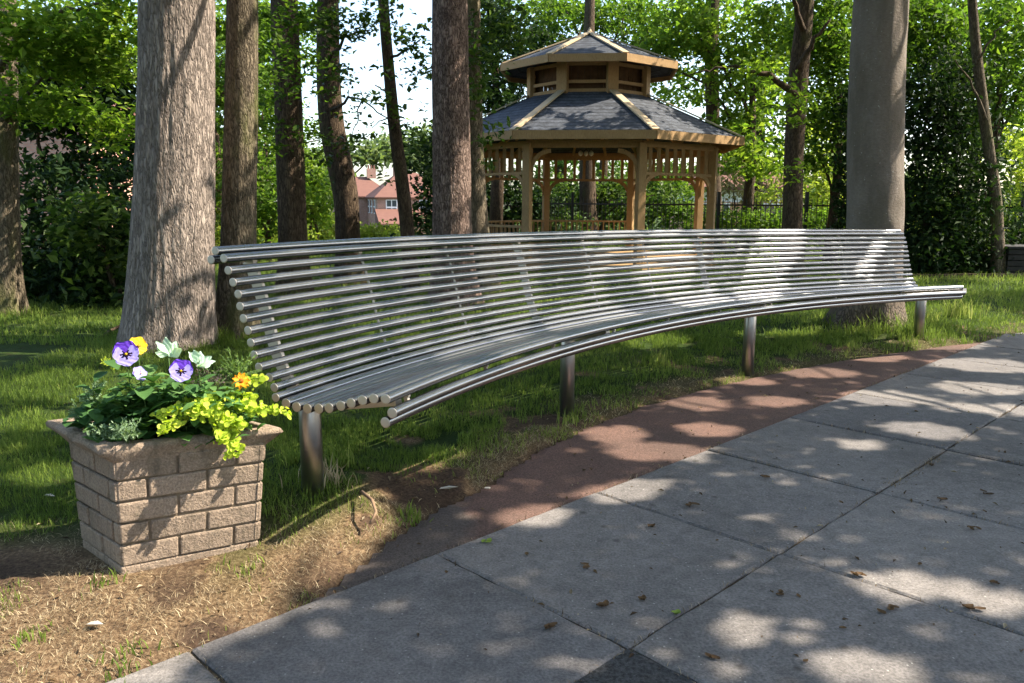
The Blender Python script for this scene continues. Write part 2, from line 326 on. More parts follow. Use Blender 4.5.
# ------------------------------------------------------------------ leaves
def leaves(C, N, size, aspect=.55, bend=.12):
    """C centres (n,3), N normals (n,3): folded diamond leaves, 4 verts each"""
    n = len(C); N = N / np.linalg.norm(N, axis=1, keepdims=True); a = RNG.normal(size=(n, 3)); T_ = np.cross(N, a); T_ /= np.linalg.norm(T_, axis=1, keepdims=True); B = np.cross(N, T_)
    s = (size * RNG.uniform(.5, 1.5, n))[:, None]
    P = np.stack([C - T_ * s / 2, C + B * s * aspect / 2 + N * s * bend, C + T_ * s / 2 - N * s * .1, C - B * s * aspect / 2 + N * s * bend], 1).reshape(-1, 3)
    return P, np.arange(4 * n).reshape(n, 4)
def cloud(blobs, size, flat=.6, per=14, tw=.28, aspect=.55):
    """blobs (cx,cy,cz,rx,ry,rz,n)"""
    Cs = []
    for cx, cy, cz, rx, ry, rz, n in blobs:
        m = max(1, int(n / per)); u = RNG.normal(size=(m, 3)); u /= np.linalg.norm(u, axis=1, keepdims=True); rad = RNG.uniform(.25, 1, m)[:, None] ** .55
        rad *= .75 + .5 * noise(u[:, 0] * 2.2 + cx, u[:, 1] * 2.2 + cy, u[:, 2] * 2.2 + cz, 3)[:, None]
        c = np.array([cx, cy, cz]) + u * rad * np.array([rx, ry, rz]); k = np.repeat(c, per, 0)
        k = k + RNG.normal(size=k.shape) * np.array([tw, tw, tw * .35]) * np.repeat(RNG.uniform(.5, 1.2, m), per)[:, None]
        k[:, 2] -= .25 * np.abs(RNG.normal(size=len(k))) * tw; Cs.append(k)
    C = np.concatenate(Cs); N = RNG.normal(size=C.shape) * (1 - flat) + np.array([0, 0, 1]) * flat + RNG.normal(size=C.shape) * .25
    return leaves(C, N, size, aspect)
def foliage(name, blobs, size, mat, parent=None, **k):
    kw = {a: k.pop(a) for a in ('flat', 'per', 'tw', 'aspect') if a in k}
    V, F = cloud(blobs, size, **kw); return obj(name, mesh(name, V, F, mat), parent, **k)
def pb(x, y, Y, rx, ry, n, dep=None):                # blob measured in the photograph at distance Y
    c = at(x, y, Y); k = Y / FPX; return (c[0], c[1], c[2], rx * k, dep or max(rx, ry) * k * .7, ry * k, n)

# ------------------------------------------------------------------ trunks
def trunk_mesh(P, Rd, nr=48, step=.05, amp=.04, flare=None, ridge=14, seed=0, lumps=0):
    P = np.array(P, float); Rd = np.array(Rd, float); seg = np.r_[0, np.cumsum(np.linalg.norm(np.diff(P, axis=0), axis=1))]
    n = max(4, int(seg[-1] / step)); t = np.linspace(0, seg[-1], n)
    # smooth centripetal interpolation
    c = np.stack([np.interp(t, seg, P[:, k]) for k in range(3)], 1); r = np.interp(t, seg, Rd)
    w = max(1, int(.25 * n / len(P)));
    if w > 1:
        ker = np.ones(2 * w + 1) / (2 * w + 1)
        cp = np.pad(c, ((w, w), (0, 0)), mode='reflect', reflect_type='odd'); c = np.stack([np.convolve(cp[:, k], ker, 'valid') for k in range(3)], 1)
        rp = np.pad(r, (w, w), mode='reflect', reflect_type='odd'); r = np.convolve(rp, ker, 'valid')
    th = np.linspace(0, 2 * np.pi, nr, endpoint=False); TH_, T_ = np.meshgrid(th, t); RR = np.repeat(r[:, None], nr, 1)
    cx, sx = np.cos(TH_), np.sin(TH_); nn = fbm(cx * ridge / 6 + seed, sx * ridge / 6, T_ * .9, 4, seed); rg = 1 - np.abs(2 * fbm(cx * ridge / 2.2 + seed, sx * ridge / 2.2, T_ * 1.6, 2, seed + 9) - .75) * 1.4
    RR = RR * (1 + amp * 1.6 * (nn - .47)) + amp * .25 * np.minimum(RR, .3) * (rg - .6) * 2
    if flare:
        fh, fa, nl = flare; lob = .55 + .45 * np.cos(nl * TH_ + seed * 1.3 + 1.5 * noise(cx * 1.5, sx * 1.5, 0, seed)); RR = RR * (1 + fa * np.exp(-T_ / fh) * lob)
    if lumps: RR = RR * (1 + lumps * np.maximum(0, fbm(cx * .9 + 5, sx * .9, T_ * 1.4, 3, seed + 3) - .52) * 3)
    V = np.stack([c[:, None, 0] + RR * cx, c[:, None, 1] + RR * sx, np.repeat(c[:, 2][:, None], nr, 1)], -1).reshape(-1, 3)
    i = np.arange(n - 1)[:, None] * nr; k = np.arange(nr)[None]; kn = (k + 1) % nr
    F = np.stack([i + k, i + kn, i + nr + kn, i + nr + k], -1).reshape(-1, 4); return V, F
def limb(mb, a, b, r0, r1, sag=.0, n=7, wig=.08):
    a = np.array(a, float); b = np.array(b, float); L = np.linalg.norm(b - a); P = []; 
    o = RNG.normal(size=(n + 1, 3)) * wig * L / 3
    for i in range(n + 1):
        t = i / n; p = a * (1 - t) + b * t + np.array([0, 0, 1]) * sag * L * math.sin(math.pi * t) + o[i] * math.sin(math.pi * t); P.append(p)
    mb.tube(P, [r0 + (r1 - r0) * i / n for i in range(n + 1)], 8); return P
TREES = {}
def tree(key, base, pts, rads, mat, label, name='deciduous_tree', nr=48, step=.06, amp=.05, flare=(.35, .5, 5), ridge=14, lumps=0, group=None, extra_top=None):
    base = np.array(base, float); base[2] = float(height(base[0], base[1])) - .06
    t = thing(name, tuple(base), label, 'tree', group); P = [base] + [np.array(p, float) for p in pts]
    if extra_top is not None: P.append(np.array(extra_top[:3])); rads = list(rads) + [extra_top[3]]
    V, F = trunk_mesh(P, rads, nr, step, amp, flare, ridge, len(TREES) + 2, lumps)
    V = V - base; tr = obj('trunk', mesh('trunk', V, F, mat, True)); tr.parent = t; tr.location = (0, 0, 0)
    TREES[key] = dict(o=t, base=base, top=P[-1], mat=mat, P=P); return t
def add_crown(key, blobs, size, mat, **k):
    t = TREES[key]['o']; V, F = cloud(blobs, size, **k); o = obj('crown', mesh('crown', V, F, mat), t); return o
def add_limbs(key, lims, mat=None):
    mb = MB()
    for a, b, r0, r1, sag in lims: limb(mb, a, b, r0, r1, sag)
    return mb.obj('branch', mat or TREES[key]['mat'], TREES[key]['o'], True)
def col_pts(spec, Y):                                 # [(x px, y px, width px)] -> points and radii up a trunk
    P = [at(x, y, Y) for x, y, w in spec]; return P, [w / 2 * Y / FPX for x, y, w in spec]

def ptree(key, Y, base, spec, mat, label, topz=9, **k):
    P, r = col_pts(spec, Y); b = gnd(*base); b = b * Y / b[1] if False else at(base[0], base[1], Y); d = (P[-1] - P[-2]); d /= d[2]
    top = P[-1] + d * max(1, topz - P[-1][2]) * .6; top[2] = topz
    return tree(key, b, P, [base[2] / 2 * Y / FPX] + r, mat, label, extra_top=(*top, r[-1] * .55), **k)

ptree('T0', 10.25, (4, 318, 34), [(5, 260, 27), (5, 150, 24), (4, 50, 23), (3, 0, 22)], M_BARKM, 'mossy sunlit trunk at the far left edge of the lawn', nr=64, step=.04)
ptree('T1', 8.1, (168, 356, 88), [(170, 320, 85), (173, 250, 79), (176, 150, 72), (177, 60, 68), (177, 0, 67)], M_BARK, 'thick grey trunk with cracked plated bark just behind the flower planter', nr=220, step=.018, amp=.07, ridge=26, flare=(.22, .2, 6), topz=11)
ptree('T2', 8.6, (235, 352, 40), [(238, 250, 33), (240, 150, 32), (242, 60, 30), (243, 0, 28)], M_BARKM, 'slim mossy trunk rising behind the near end of the bench, right beside the thickest trunk', nr=96, step=.03, amp=.06, ridge=20, topz=10)
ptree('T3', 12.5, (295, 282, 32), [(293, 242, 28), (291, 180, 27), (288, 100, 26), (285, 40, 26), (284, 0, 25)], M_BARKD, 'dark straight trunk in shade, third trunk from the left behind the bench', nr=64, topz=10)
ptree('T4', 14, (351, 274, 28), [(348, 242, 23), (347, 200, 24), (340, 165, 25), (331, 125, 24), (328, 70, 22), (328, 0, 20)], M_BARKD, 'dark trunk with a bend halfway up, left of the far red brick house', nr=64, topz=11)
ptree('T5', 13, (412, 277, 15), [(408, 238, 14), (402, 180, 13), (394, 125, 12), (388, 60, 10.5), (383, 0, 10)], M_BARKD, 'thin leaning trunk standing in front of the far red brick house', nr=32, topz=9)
ptree('T6', 11.2, (455, 300, 46), [(452, 236, 38), (452, 150, 37), (450, 60, 35), (450, 0, 33)], M_BARKR, 'reddish brown flaky trunk in the middle of the bench back, left of the gazebo', nr=128, step=.025, amp=.07, ridge=22, topz=11)
ptree('T7', 13, (480, 285, 36), [(476, 232, 25), (474, 180, 22), (471, 100, 21), (470, 0, 19)], M_BARKM, 'narrow mossy trunk half hidden behind the reddish flaky trunk', nr=64, topz=10)
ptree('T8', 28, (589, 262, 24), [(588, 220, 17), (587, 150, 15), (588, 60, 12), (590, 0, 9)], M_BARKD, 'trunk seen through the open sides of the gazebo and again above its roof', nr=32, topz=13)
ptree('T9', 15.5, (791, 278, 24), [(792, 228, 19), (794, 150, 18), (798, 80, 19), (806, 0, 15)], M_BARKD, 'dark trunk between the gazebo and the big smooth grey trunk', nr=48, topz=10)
ptree('T10', 9.5, (864, 333, 66), [(869, 300, 58), (874, 250, 52), (875, 200, 51), (875, 150, 52), (877, 70, 50), (881, 0, 49), (885, -70, 47)], M_BEECH, 'big smooth grey beech trunk with a flared foot behind the far end of the bench', name='beech_tree', nr=120, step=.03, amp=.035, flare=(.24, .55, 4), ridge=8, lumps=.1, topz=11)
ptree('T11', 16.4, (1000, 282, 14), [(998, 250, 12), (996, 200, 11), (986, 130, 10), (976, 50, 9), (972, 0, 8)], M_BARKM, 'slender crooked trunk at the right edge in front of the dark evergreens', nr=32, topz=9)
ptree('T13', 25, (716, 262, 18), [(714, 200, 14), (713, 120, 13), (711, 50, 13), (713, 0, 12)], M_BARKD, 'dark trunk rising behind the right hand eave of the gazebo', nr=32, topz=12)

# ------------------------------------------------------------------ bench
BN = [(.892, 1.232), (.868, 1.272), (.824, 1.240), (.797, 1.188), (.775, 1.136), (.757, 1.083), (.742, 1.030), (.727, .976), (.713, .922), (.698, .868), (.681, .814), (.659, .760), (.634, .708), (.606, .664),
      (.570, .630), (.520, .606), (.463, .597), (.404, .596), (.346, .601), (.290, .611), (.232, .626), (.174, .645), (.118, .662), (.062, .675), (.004, .679), (-.026, .622), (.006, .578)]
def bp(a, s, z): return (BC[0] - (BR + s) * math.cos(a), BC[1] + (BR + s) * math.sin(a), z)
def zfar(z, t): return z - .07 * t ** 1.3 * max(0, z - .6) / .64
def steel(name, c, rough, sc=(1, 1, 1)):
    M = NT(name); n = M.noise(M.map(sc), 3, 6, .6); M.col(M.mix(n, tuple(k * .85 for k in c), c), M.math('ADD', M.math('MULTIPLY', n, .05), rough), .5); M.b.inputs['Metallic'].default_value = 1
    return M.m
M_ST = steel('brushed_steel', (.28, .282, .288), .23); M_ST2 = steel('steel_end_cap', (.62, .56, .49), .5); M_LEG = steel('steel_leg', (.45, .45, .46), .3, (6, 6, .8))
bench = thing('curved_bench', (*LEGS[0][0], .15), 'long curved bench of stainless steel tubes on round steel legs', 'bench')
NB = 110
for k, (s, z) in enumerate(BN):
    r = .0203 if k < 15 else .0230
    if k >= 25: r = .0235
    a0 = BT0 + RNG.uniform(-.0006, .0006); a1 = BT1
    if k in (12, 13): a0 += .004
    mb = MB(); P = [bp(a0 + (a1 - a0) * i / NB, s, zfar(z, i / NB)) for i in range(NB + 1)]; mb.tube(P, r, 16, caps=False)
    t = mb.obj('tube', M_ST, bench, True)
    for e, dirn in ((0, -1), (NB, 1)):
        mc = MB(); q = Vector(P[e]); q2 = Vector(P[e - dirn]); dd = (q - q2).normalized(); mc.tube([q - dd * .006, q + dd * .0015, q + dd * .003], [r * .99, r * .985, r * .8], 16)
        mc.obj('end_cap', M_ST2, t, False)
# ribs carrying the tubes, at the legs and between them
la = [math.atan2(p[0][1] - BC[1], BC[0] - p[0][0]) for p in LEGS]
def rib(a, w, nm, dep=.045):
    mb = MB(); tt_ = (a - BT0) / (BT1 - BT0); prof = [(s, zfar(z, tt_)) for s, z in BN[2:25]]; Pi = []; Po = []
    for i, (s, z) in enumerate(prof):
        s0, z0 = prof[max(0, i - 1)]; s1, z1 = prof[min(len(prof) - 1, i + 1)]; tx, tz = s1 - s0, z1 - z0; L = math.hypot(tx, tz); nx_, nz_ = -tz / L, tx / L
        sg = 1 if i < 25 else 1
        Pi.append((s + nx_ * .0225 * sg, z + nz_ * .0225)); dp_ = dep if i < 12 else .012; Po.append((s + nx_ * (.0225 + dp_), z + nz_ * (.0225 + dp_)))
    da = w / (BR + .4) / 2; V = []
    for (s, z), (s2, z2) in zip(Pi, Po): V += [bp(a - da, s, z), bp(a + da, s, z), bp(a + da, s2, z2), bp(a - da, s2, z2)]
    n = len(Pi); F = []
    for i in range(n - 1):
        b = i * 4; F += [(b + q, b + (q + 1) % 4, b + 4 + (q + 1) % 4, b + 4 + q) for q in range(4)]
    F += [(3, 2, 1, 0), ((n - 1) * 4, (n - 1) * 4 + 1, (n - 1) * 4 + 2, (n - 1) * 4 + 3)]
    mb.add(V, F); s, z = prof[-1]; n0 = bp(a, .02, .645); n1 = bp(a, .006, .60); mb.bar(n0, n1, w, .02)
    mb.bar(bp(a, .83, zfar(1.215, tt_)), bp(a, .892, zfar(1.225, tt_)), .03, .012); return mb.obj(nm, M_ST2, bench, False, .002)
for i, ((lx, ly), z) in enumerate(LEGS):
    a = la[i]; off = math.hypot(lx - BC[0], ly - BC[1]) - BR
    aa = min(max(a, BT0 + .02), BT1 - .02); rib(aa, .014 if i else .02, 'support_rib', .06)
    mb = MB(); top = .60 if off < .42 else .585
    mb.tube([(lx, ly, z - .15), (lx, ly, top - .035), (lx, ly, top - .02)], [.052, .052, .046], 28); mb.obj('leg', M_LEG, bench, True)
    mb = MB(); mb.bar(bp(a, min(off, .5), .552), bp(a, .06, .628), .05, .05); mb.obj('seat_bearer', M_ST2, bench, False, .003)
for i in range(3):
    for f in (1 / 3, 2 / 3): rib(la[i] * (1 - f) + la[i + 1] * f, .008, 'tie_strap', .012)

# ------------------------------------------------------------------ planter
PZ0 = .02; BA, BB, BL = np.array([-1.525, 2.945]), np.array([-1.075, 3.200]), np.array([-1.815, 3.205]); BRr = np.array([-1.36, 3.46])
TA, TB, TL, TR = np.array([-1.532, 2.965]), np.array([-1.028, 3.220]), np.array([-1.845, 3.225]), np.array([-1.34, 3.49])
HB, HT = PZ0, .505
def quadat(z, bot=(BA, BB, BRr, BL), top=(TA, TB, TR, TL)):
    t = (z - HB) / (HT - HB); return [b * (1 - t) + c * t for b, c in zip(bot, top)]
def brickmat():
    M = NT('cast_stone'); v = M.map((1, 1, 1)); n = M.noise(v, 6, 6, .65); f = M.noise(v, 120, 4, .7)
    c = M.mix(n, (.24, .18, .13), (.38, .29, .215)); c = M.mix(1.0, c, M.ramp(f, [(.35, .7), (.65, 1.25)]), 'MULTIPLY'); c = M.mix(1.0, c, M.ramp(M.n('ShaderNodeNewGeometry').outputs['Random Per Island'], [(0, .82), (1, 1.12)]), 'MULTIPLY'); dd_ = M.noise(M.map((9, 9, 2)), 2, 5, .7); c = M.mix(M.ramp(dd_, [(.5, 0), (.68, .6)]), c, (.13, .105, .075))
    m = M.noise(v, 11, 6, .7); c = M.mix(M.ramp(m, [(.54, 0), (.7, .7)]), c, (.1, .085, .06)); M.col(c, .9, .2); M.bump(M.math('ADD', f, M.math('MULTIPLY', M.noise(v, 26, 6, .7), 2.6)), .9, .007); return M.m
M_BRK = brickmat(); M_MORT = plain('planter_joint', (.17, .13, .09), .95, .1, 0, .3, 40)
pl = thing('planter', (-1.45, 3.2, PZ0), 'stone planter moulded like brickwork, full of flowers, beside the bench end', 'planter')
mb = MB(); q0 = quadat(HB); q1 = quadat(HT); cen = (TA + TB + TL + TR) / 4
inn = lambda p, k: p + (cen - p) / np.linalg.norm(cen - p) * k
V = [(*inn(p, .012), HB - .05) for p in q0] + [(*inn(p, .012), HT) for p in q1]; mb.add(V, [(0, 1, 5, 4), (1, 2, 6, 5), (2, 3, 7, 6), (3, 0, 4, 7)]); body = mb.obj('body', M_MORT, pl)
mb = MB(); NC = 5; 
for ci in range(NC):
    z0 = HB + .055 + (HT - HB - .055) * ci / NC + .003; z1 = HB + .055 + (HT - HB - .055) * (ci + 1) / NC - .004
    if ci == 0: pass
    for fi in range(4):
        a0, b0 = quadat(z0)[fi], quadat(z0)[(fi + 1) % 4]; a1, b1 = quadat(z1)[fi], quadat(z1)[(fi + 1) % 4]
        wl = np.linalg.norm(b0 - a0); nb = 2.5 if wl > .45 else 1.75; off = .5 if ci % 2 else 0
        cuts = sorted(set([0.] + [min(1, max(0, (k + off) / nb)) for k in range(-1, 5)] + [1.])); cuts = [c for i, c in enumerate(cuts) if i == 0 or c - cuts[i - 1] > .06]; cuts[-1] = 1.
        nrm = np.array([(b0 - a0)[1], -(b0 - a0)[0]]) / wl; gpx = .004 / wl
        for u0, u1 in zip(cuts[:-1], cuts[1:]):
            g0 = 0 if u0 == 0 else gpx; g1 = 0 if u1 == 1 else gpx
            e = .006 + random.uniform(-.0035, .003)
            pts = []
            for (uu, A0, B0, zz) in ((u0 + g0, a0, b0, z0), (u1 - g1, a0, b0, z0), (u1 - g1, a1, b1, z1), (u0 + g0, a1, b1, z1)):
                p = A0 + (B0 - A0) * uu; pts.append((p, zz + random.uniform(-.0028, .0028)))
            cu = [(*(p - nrm * .02), zz) for p, zz in pts]; co = [(*(p + nrm * e), zz) for p, zz in pts]
            mb.add(cu + co, [(4, 5, 6, 7), (0, 1, 5, 4), (1, 2, 6, 5), (2, 3, 7, 6), (3, 0, 4, 7)])
mb.obj('brick_courses', M_BRK, pl, False, .007)
mb = MB(); plinth = [inn(p, -.006) for p in q0]; mb.add([(*p, HB - .06) for p in plinth] + [(*p, HB + .055) for p in plinth], [(0, 1, 5, 4), (1, 2, 6, 5), (2, 3, 7, 6), (3, 0, 4, 7), (4, 5, 6, 7)]); mb.obj('plinth', M_BRK, pl, False, .006)
RA, RB, RR_, RL = np.array([-1.57, 2.925]), np.array([-.955, 3.235]), np.array([-1.40, 3.56]), np.array([-2.0, 3.33])
def ring(k, z, frm='rim'):
    P = [RA, RB, RR_, RL]; c0 = sum(P) / 4; return [(*(p + (c0 - p) / np.linalg.norm(c0 - p) * k), z) for p in P]
bodyr = [(*inn(p, -.004), HT - .012) for p in q1]
lay = [bodyr, [tuple(np.array(a) * .5 + np.array(b) * .5) for a, b in zip(bodyr, ring(0, .535))], ring(.006, .536), ring(0, .546), ring(.012, .561), ring(.075, .566), ring(.09, .555), ring(.10, .50)]
mb = MB(); sub = 14
def subd(q):
    o = []
    for i in range(4):
        for k in range(sub):
            t = k / sub; p = np.array(q[i]) * (1 - t) + np.array(q[(i + 1) % 4]) * t; o.append(p)
    return o
LV = [subd(q) for q in lay]; n4 = 4 * sub
for li, L_ in enumerate(LV):
    for k in range(n4):
        if li: L_[k] = L_[k] + (np.array([noise(L_[k][0] * 9, L_[k][1] * 9, li, 4), noise(L_[k][0] * 9, L_[k][1] * 9, li, 5), noise(L_[k][0] * 14, L_[k][1] * 14, li, 6)]) - .5) * np.array([.014, .014, .009])
V = [tuple(p) for L_ in LV for p in L_]; F = [(l * n4 + k, l * n4 + (k + 1) % n4, (l + 1) * n4 + (k + 1) % n4, (l + 1) * n4 + k) for l in range(len(LV) - 1) for k in range(n4)]
mb.add(V, F); mb.obj('rim', M_BRK, pl, True)
MS = plain('potting_soil', (.03, .02, .013), .95, .1, 0, .5, 60); c0 = (RA + RB + RR_ + RL) / 4
mb = MB(); rr = [np.array(p) for p in subd(ring(.095, .53))]; mb.add([(*c0, .57)] + [tuple(p) for p in rr], [(0, 1 + k, 1 + (k + 1) % n4) for k in range(n4)]); mb.obj('soil', MS, pl, True)

# ------------------------------------------------------------------ planter flowers
def pet_mesh(L, Wd, nrm_cup, rows=16, colsn=17, ruf=.0):
    V = []; F = []; uv = []
    for i in range(rows):
        t = i / (rows - 1); w = Wd * (math.sin(math.pi * (t * .80 + .08)) ** .75) * (.35 + .65 * min(1, t * 2.2))
        for j in range(colsn):
            s = j / (colsn - 1) * 2 - 1; y = L * t * (1 - .18 * s * s * t); z = nrm_cup * (t * t) * L + ruf * math.sin(s * 7 + i) * t * L; V.append((w * s, y, z)); uv.append((s, t))
    for i in range(rows - 1):
        for j in range(colsn - 1): F.append((i * colsn + j, i * colsn + j + 1, (i + 1) * colsn + j + 1, (i + 1) * colsn + j))
    return V, F, uv
def pmat(name, c, tr=.3):
    M = NT(name); n = M.noise(M.map((1, 1, 1)), 90, 3); cc = M.mix(1.0, c, M.ramp(n, [(.3, .8), (.7, 1.15)]), 'MULTIPLY'); M.col(cc, .55, .2); t = M.n('ShaderNodeBsdfTranslucent'); M.l(cc, t.inputs[0]); mx = M.n('ShaderNodeMixShader'); mx.inputs[0].default_value = tr
    M.l(M.b.outputs[0], mx.inputs[1]); M.l(t.outputs[0], mx.inputs[2]); M.l(mx.outputs[0], M.out.inputs[0]); return M.m
C_PUR = pmat('petal_purple', (.13, .045, .5)); C_LAV = pmat('petal_lavender', (.42, .36, .82)); C_DRK = pmat('petal_blotch', (.012, .004, .03)); C_YEL = pmat('petal_yellow', (.75, .5, .02)); C_WHT = pmat('petal_white', (.62, .72, .66)); C_ORG = pmat('petal_orange', (.8, .33, .01)); C_ORD = pmat('petal_ochre', (.45, .12, .01))
C_JEN = leafmat('jenny_leaf', (.22, .31, .03), (.4, .48, .05), (.55, .58, .1), .4); C_GRN = leafmat('pansy_leaf', (.04, .1, .03), (.075, .16, .045), (.13, .23, .07), .35); C_SIL = leafmat('silver_leaf', (.13, .21, .12), (.22, .31, .19), (.32, .42, .26), .3); C_HEA = leafmat('heather_leaf', (.11, .07, .09), (.17, .12, .13), (.1, .14, .08), .3); C_STM = plain('green_stem', (.07, .13, .03), .6)
def frame_of(n, up=(0, 0, 1), spin=0):
    n = Vector(n).normalized(); u = Vector(up); x = u.cross(n).normalized(); y = n.cross(x)
    x2 = x * math.cos(spin) + y * math.sin(spin); y2 = -x * math.sin(spin) + y * math.cos(spin); return x2, y2, n
def place(V, c, fr, off=(0, 0, 0)):
    x, y, n = fr; return [tuple(Vector(c) + x * (v[0] + off[0]) + y * (v[1] + off[1]) + n * (v[2] + off[2])) for v in V]
def petal(parent, c, fr, ang, L, Wd, mats, blotch=0, cup=.1, zoff=0, name='petal'):
    V, F, uv = pet_mesh(L, Wd, cup, ruf=.13 if mats[0] == C_WHT else .035); ca, sa = math.cos(ang), math.sin(ang); V = [(ca * x - sa * y, sa * x + ca * y, z + zoff) for x, y, z in V]
    mi = []
    for f in F:
        s = sum(uv[i][0] for i in f) / 4; t = sum(uv[i][1] for i in f) / 4; mi.append(1 if blotch and t < blotch * (.62 + .38 * math.cos(s * 9) * (1 - abs(s))) * (1 - .4 * abs(s)) else 0)
    return obj(name, mesh(name, place(V, c, fr), F, mats, True, mi), parent)
SOILZ = .55
def stem(parent, c, root, r=.0022, name='stem'):
    mb = MB(); c = np.array(c); root = np.array(root); m = (c + root) / 2 + np.array([0, 0, .01]); mb.tube([root, m * .5 + root * .5, m, m * .5 + c * .5, c], r, 6); return mb.obj(name, C_STM, parent, True)
def broad_leaves(parent, roots, n, L=(.03, .06), name='foliage', mat=None, spread=.08, zr=(0, .1)):
    mb = MB()
    for _ in range(n):
        rx, ry = roots[0] + random.gauss(0, spread), roots[1] + random.gauss(0, spread * .8); z = SOILZ + random.uniform(*zr)
        az = random.uniform(0, 2 * math.pi); el = random.uniform(-.3, .8); l = random.uniform(*L); w = l * random.uniform(.28, .42)
        d = Vector((math.cos(az) * math.cos(el), math.sin(az) * math.cos(el), math.sin(el))); sdv = d.cross(Vector((0, 0, 1))).normalized(); up = sdv.cross(d)
        c = Vector((rx, ry, z)); V = []
        for t, ww in ((0, .1), (.25, .75), (.55, 1), (.8, .7), (1, .06)):
            b = c + d * l * t - Vector((0, 0, 1)) * l * .25 * t * t; V += [b - sdv * w * ww + up * w * .3 * ww, b, b + sdv * w * ww + up * w * .3 * ww]
        mb.add(V, [(i * 3 + j, i * 3 + j + 1, i * 3 + j + 4, i * 3 + j + 3) for i in range(4) for j in range(2)])
    return mb.obj(name, mat or C_GRN, parent, True)
TOCAM = lambda p: (CAM - np.array(p)) / np.linalg.norm(CAM - np.array(p))
def pansy(px, py, Y, size, label, up_m, low_m, blotch, tilt=(0, 0, 0), side=False, lv=14, spin=0., group=None):
    c = at(px, py, Y); root = np.array([c[0] + random.uniform(-.02, .02), c[1] + .03, SOILZ]); t = thing('pansy', tuple(root), label, 'flower', group)
    n = TOCAM(c) + np.array(tilt); fr = frame_of(n, spin=spin); Rr = size / 2
    for a in (.5, -.5): petal(t, c, fr, a, Rr * 1.12, Rr * .78, [up_m, C_DRK], 0, .05, -.002)
    for a in (1.6, -1.6): petal(t, c, fr, a, Rr * .98, Rr * .66, [low_m, C_DRK], blotch, .12, .001)
    petal(t, c, fr, math.pi, Rr * 1.0, Rr * .85, [low_m, C_DRK], blotch, .1, .003)
    mb = MB(); e = Vector(c) + fr[2] * .006; mb.tube([e, e + fr[2] * .005], [Rr * .11, Rr * .06], 8); mb.obj('centre', C_YEL, t, True)
    stem(t, np.array(c) - np.array(fr[2]) * .004, root); broad_leaves(t, root, lv, (.03, .055), spread=.035, zr=(.0, max(.02, c[2] - SOILZ - .05))); return t
pansy(126, 354, 3.16, .10, 'purple and lavender pansy with dark blotches, highest at the left of the planter', C_PUR, C_LAV, .55, spin=.1)
pansy(181, 371, 3.10, .09, 'purple pansy with pale lower petals in the centre of the planter', C_PUR, C_LAV, .5, (0, 0, .1), spin=-.2)
pansy(140, 374, 3.10, .06, 'small lavender pansy seen from the side between the two large purple pansies', C_LAV, C_LAV, 0, (.9, .2, .5), lv=10)
pansy(138, 346, 3.26, .075, 'yellow pansy peeping out behind the highest purple pansy', C_YEL, C_YEL, .3, (.5, 0, .3), lv=8)
C_MNT = leafmat('mint_leaf', (.34, .46, .38), (.45, .58, .48), (.55, .66, .58), .3)
def pale_leaves(px, py, Y, label, sp):
    c = at(px, py, Y); t = thing('silver_leaf_plant', (c[0], c[1], SOILZ), label, 'plant')
    for k in range(7):
        fr = frame_of(TOCAM(c) + RNG.normal(size=3) * .55 + np.array([sp * .5, 0, .3]), spin=sp); a = -1.5 + k * .5 + random.uniform(-.15, .15)
        petal(t, c + RNG.normal(size=3) * .006 - np.array([0, 0, .014]), fr, a * .8, random.uniform(.055, .075), random.uniform(.016, .023), [C_MNT], 0, random.uniform(-.3, .3), .001 * k, 'leaf')
    stem(t, c, (c[0], c[1] + .02, SOILZ)); broad_leaves(t, c, 10, (.03, .05), spread=.04, zr=(0, .1))
pale_leaves(168, 352, 3.24, 'pale mint green leaf rosette at the back of the planter before the thick trunk', .1); pale_leaves(198, 362, 3.22, 'pale mint green leaf fan at the right, above the lower purple pansy', -.6)
# orange daisy like flower
c = at(241, 381, 3.2); t = thing('orange_flower', (c[0], c[1] + .02, SOILZ), 'orange many petalled flower near the right corner of the planter', 'flower'); fr = frame_of(TOCAM(c) + np.array([.3, 0, .5]))
for k in range(11): petal(t, c, fr, 2 * math.pi * k / 11 + random.uniform(-.1, .1), .037, .0095, [C_ORG, C_ORD], .3, -.25 if k % 2 else .2)
mb = MB(); e = Vector(c); mb.tube([e, e + fr[2] * .008], [.011, .006], 10); mb.obj('centre', C_ORD, t, True); stem(t, c, (c[0], c[1] + .02, SOILZ)); broad_leaves(t, c, 12, spread=.04, zr=(0, .07))
# filler green plant
t = thing('leafy_plant', (-1.6, 3.15, SOILZ), 'dark green broad leaved bedding plant filling the middle of the planter', 'plant')
for k, (px, py) in enumerate(((108, 412), (150, 395), (170, 400), (128, 392), (210, 392), (100, 395), (160, 375), (195, 385), (228, 395), (120, 375), (140, 392), (160, 388), (185, 398), (110, 385), (150, 368), (205, 380), (88, 402), (215, 372), (172, 372), (130, 408), (135, 365), (118, 392), (178, 385), (190, 405), (220, 385), (105, 398))):
    c = at(px, py, 3.13 + .05 * (k % 3)); broad_leaves(t, (c[0], c[1]), 36, (.035, .09), spread=.05, zr=(.0, max(.04, c[2] - SOILZ - .01)), name='leaf_cluster')
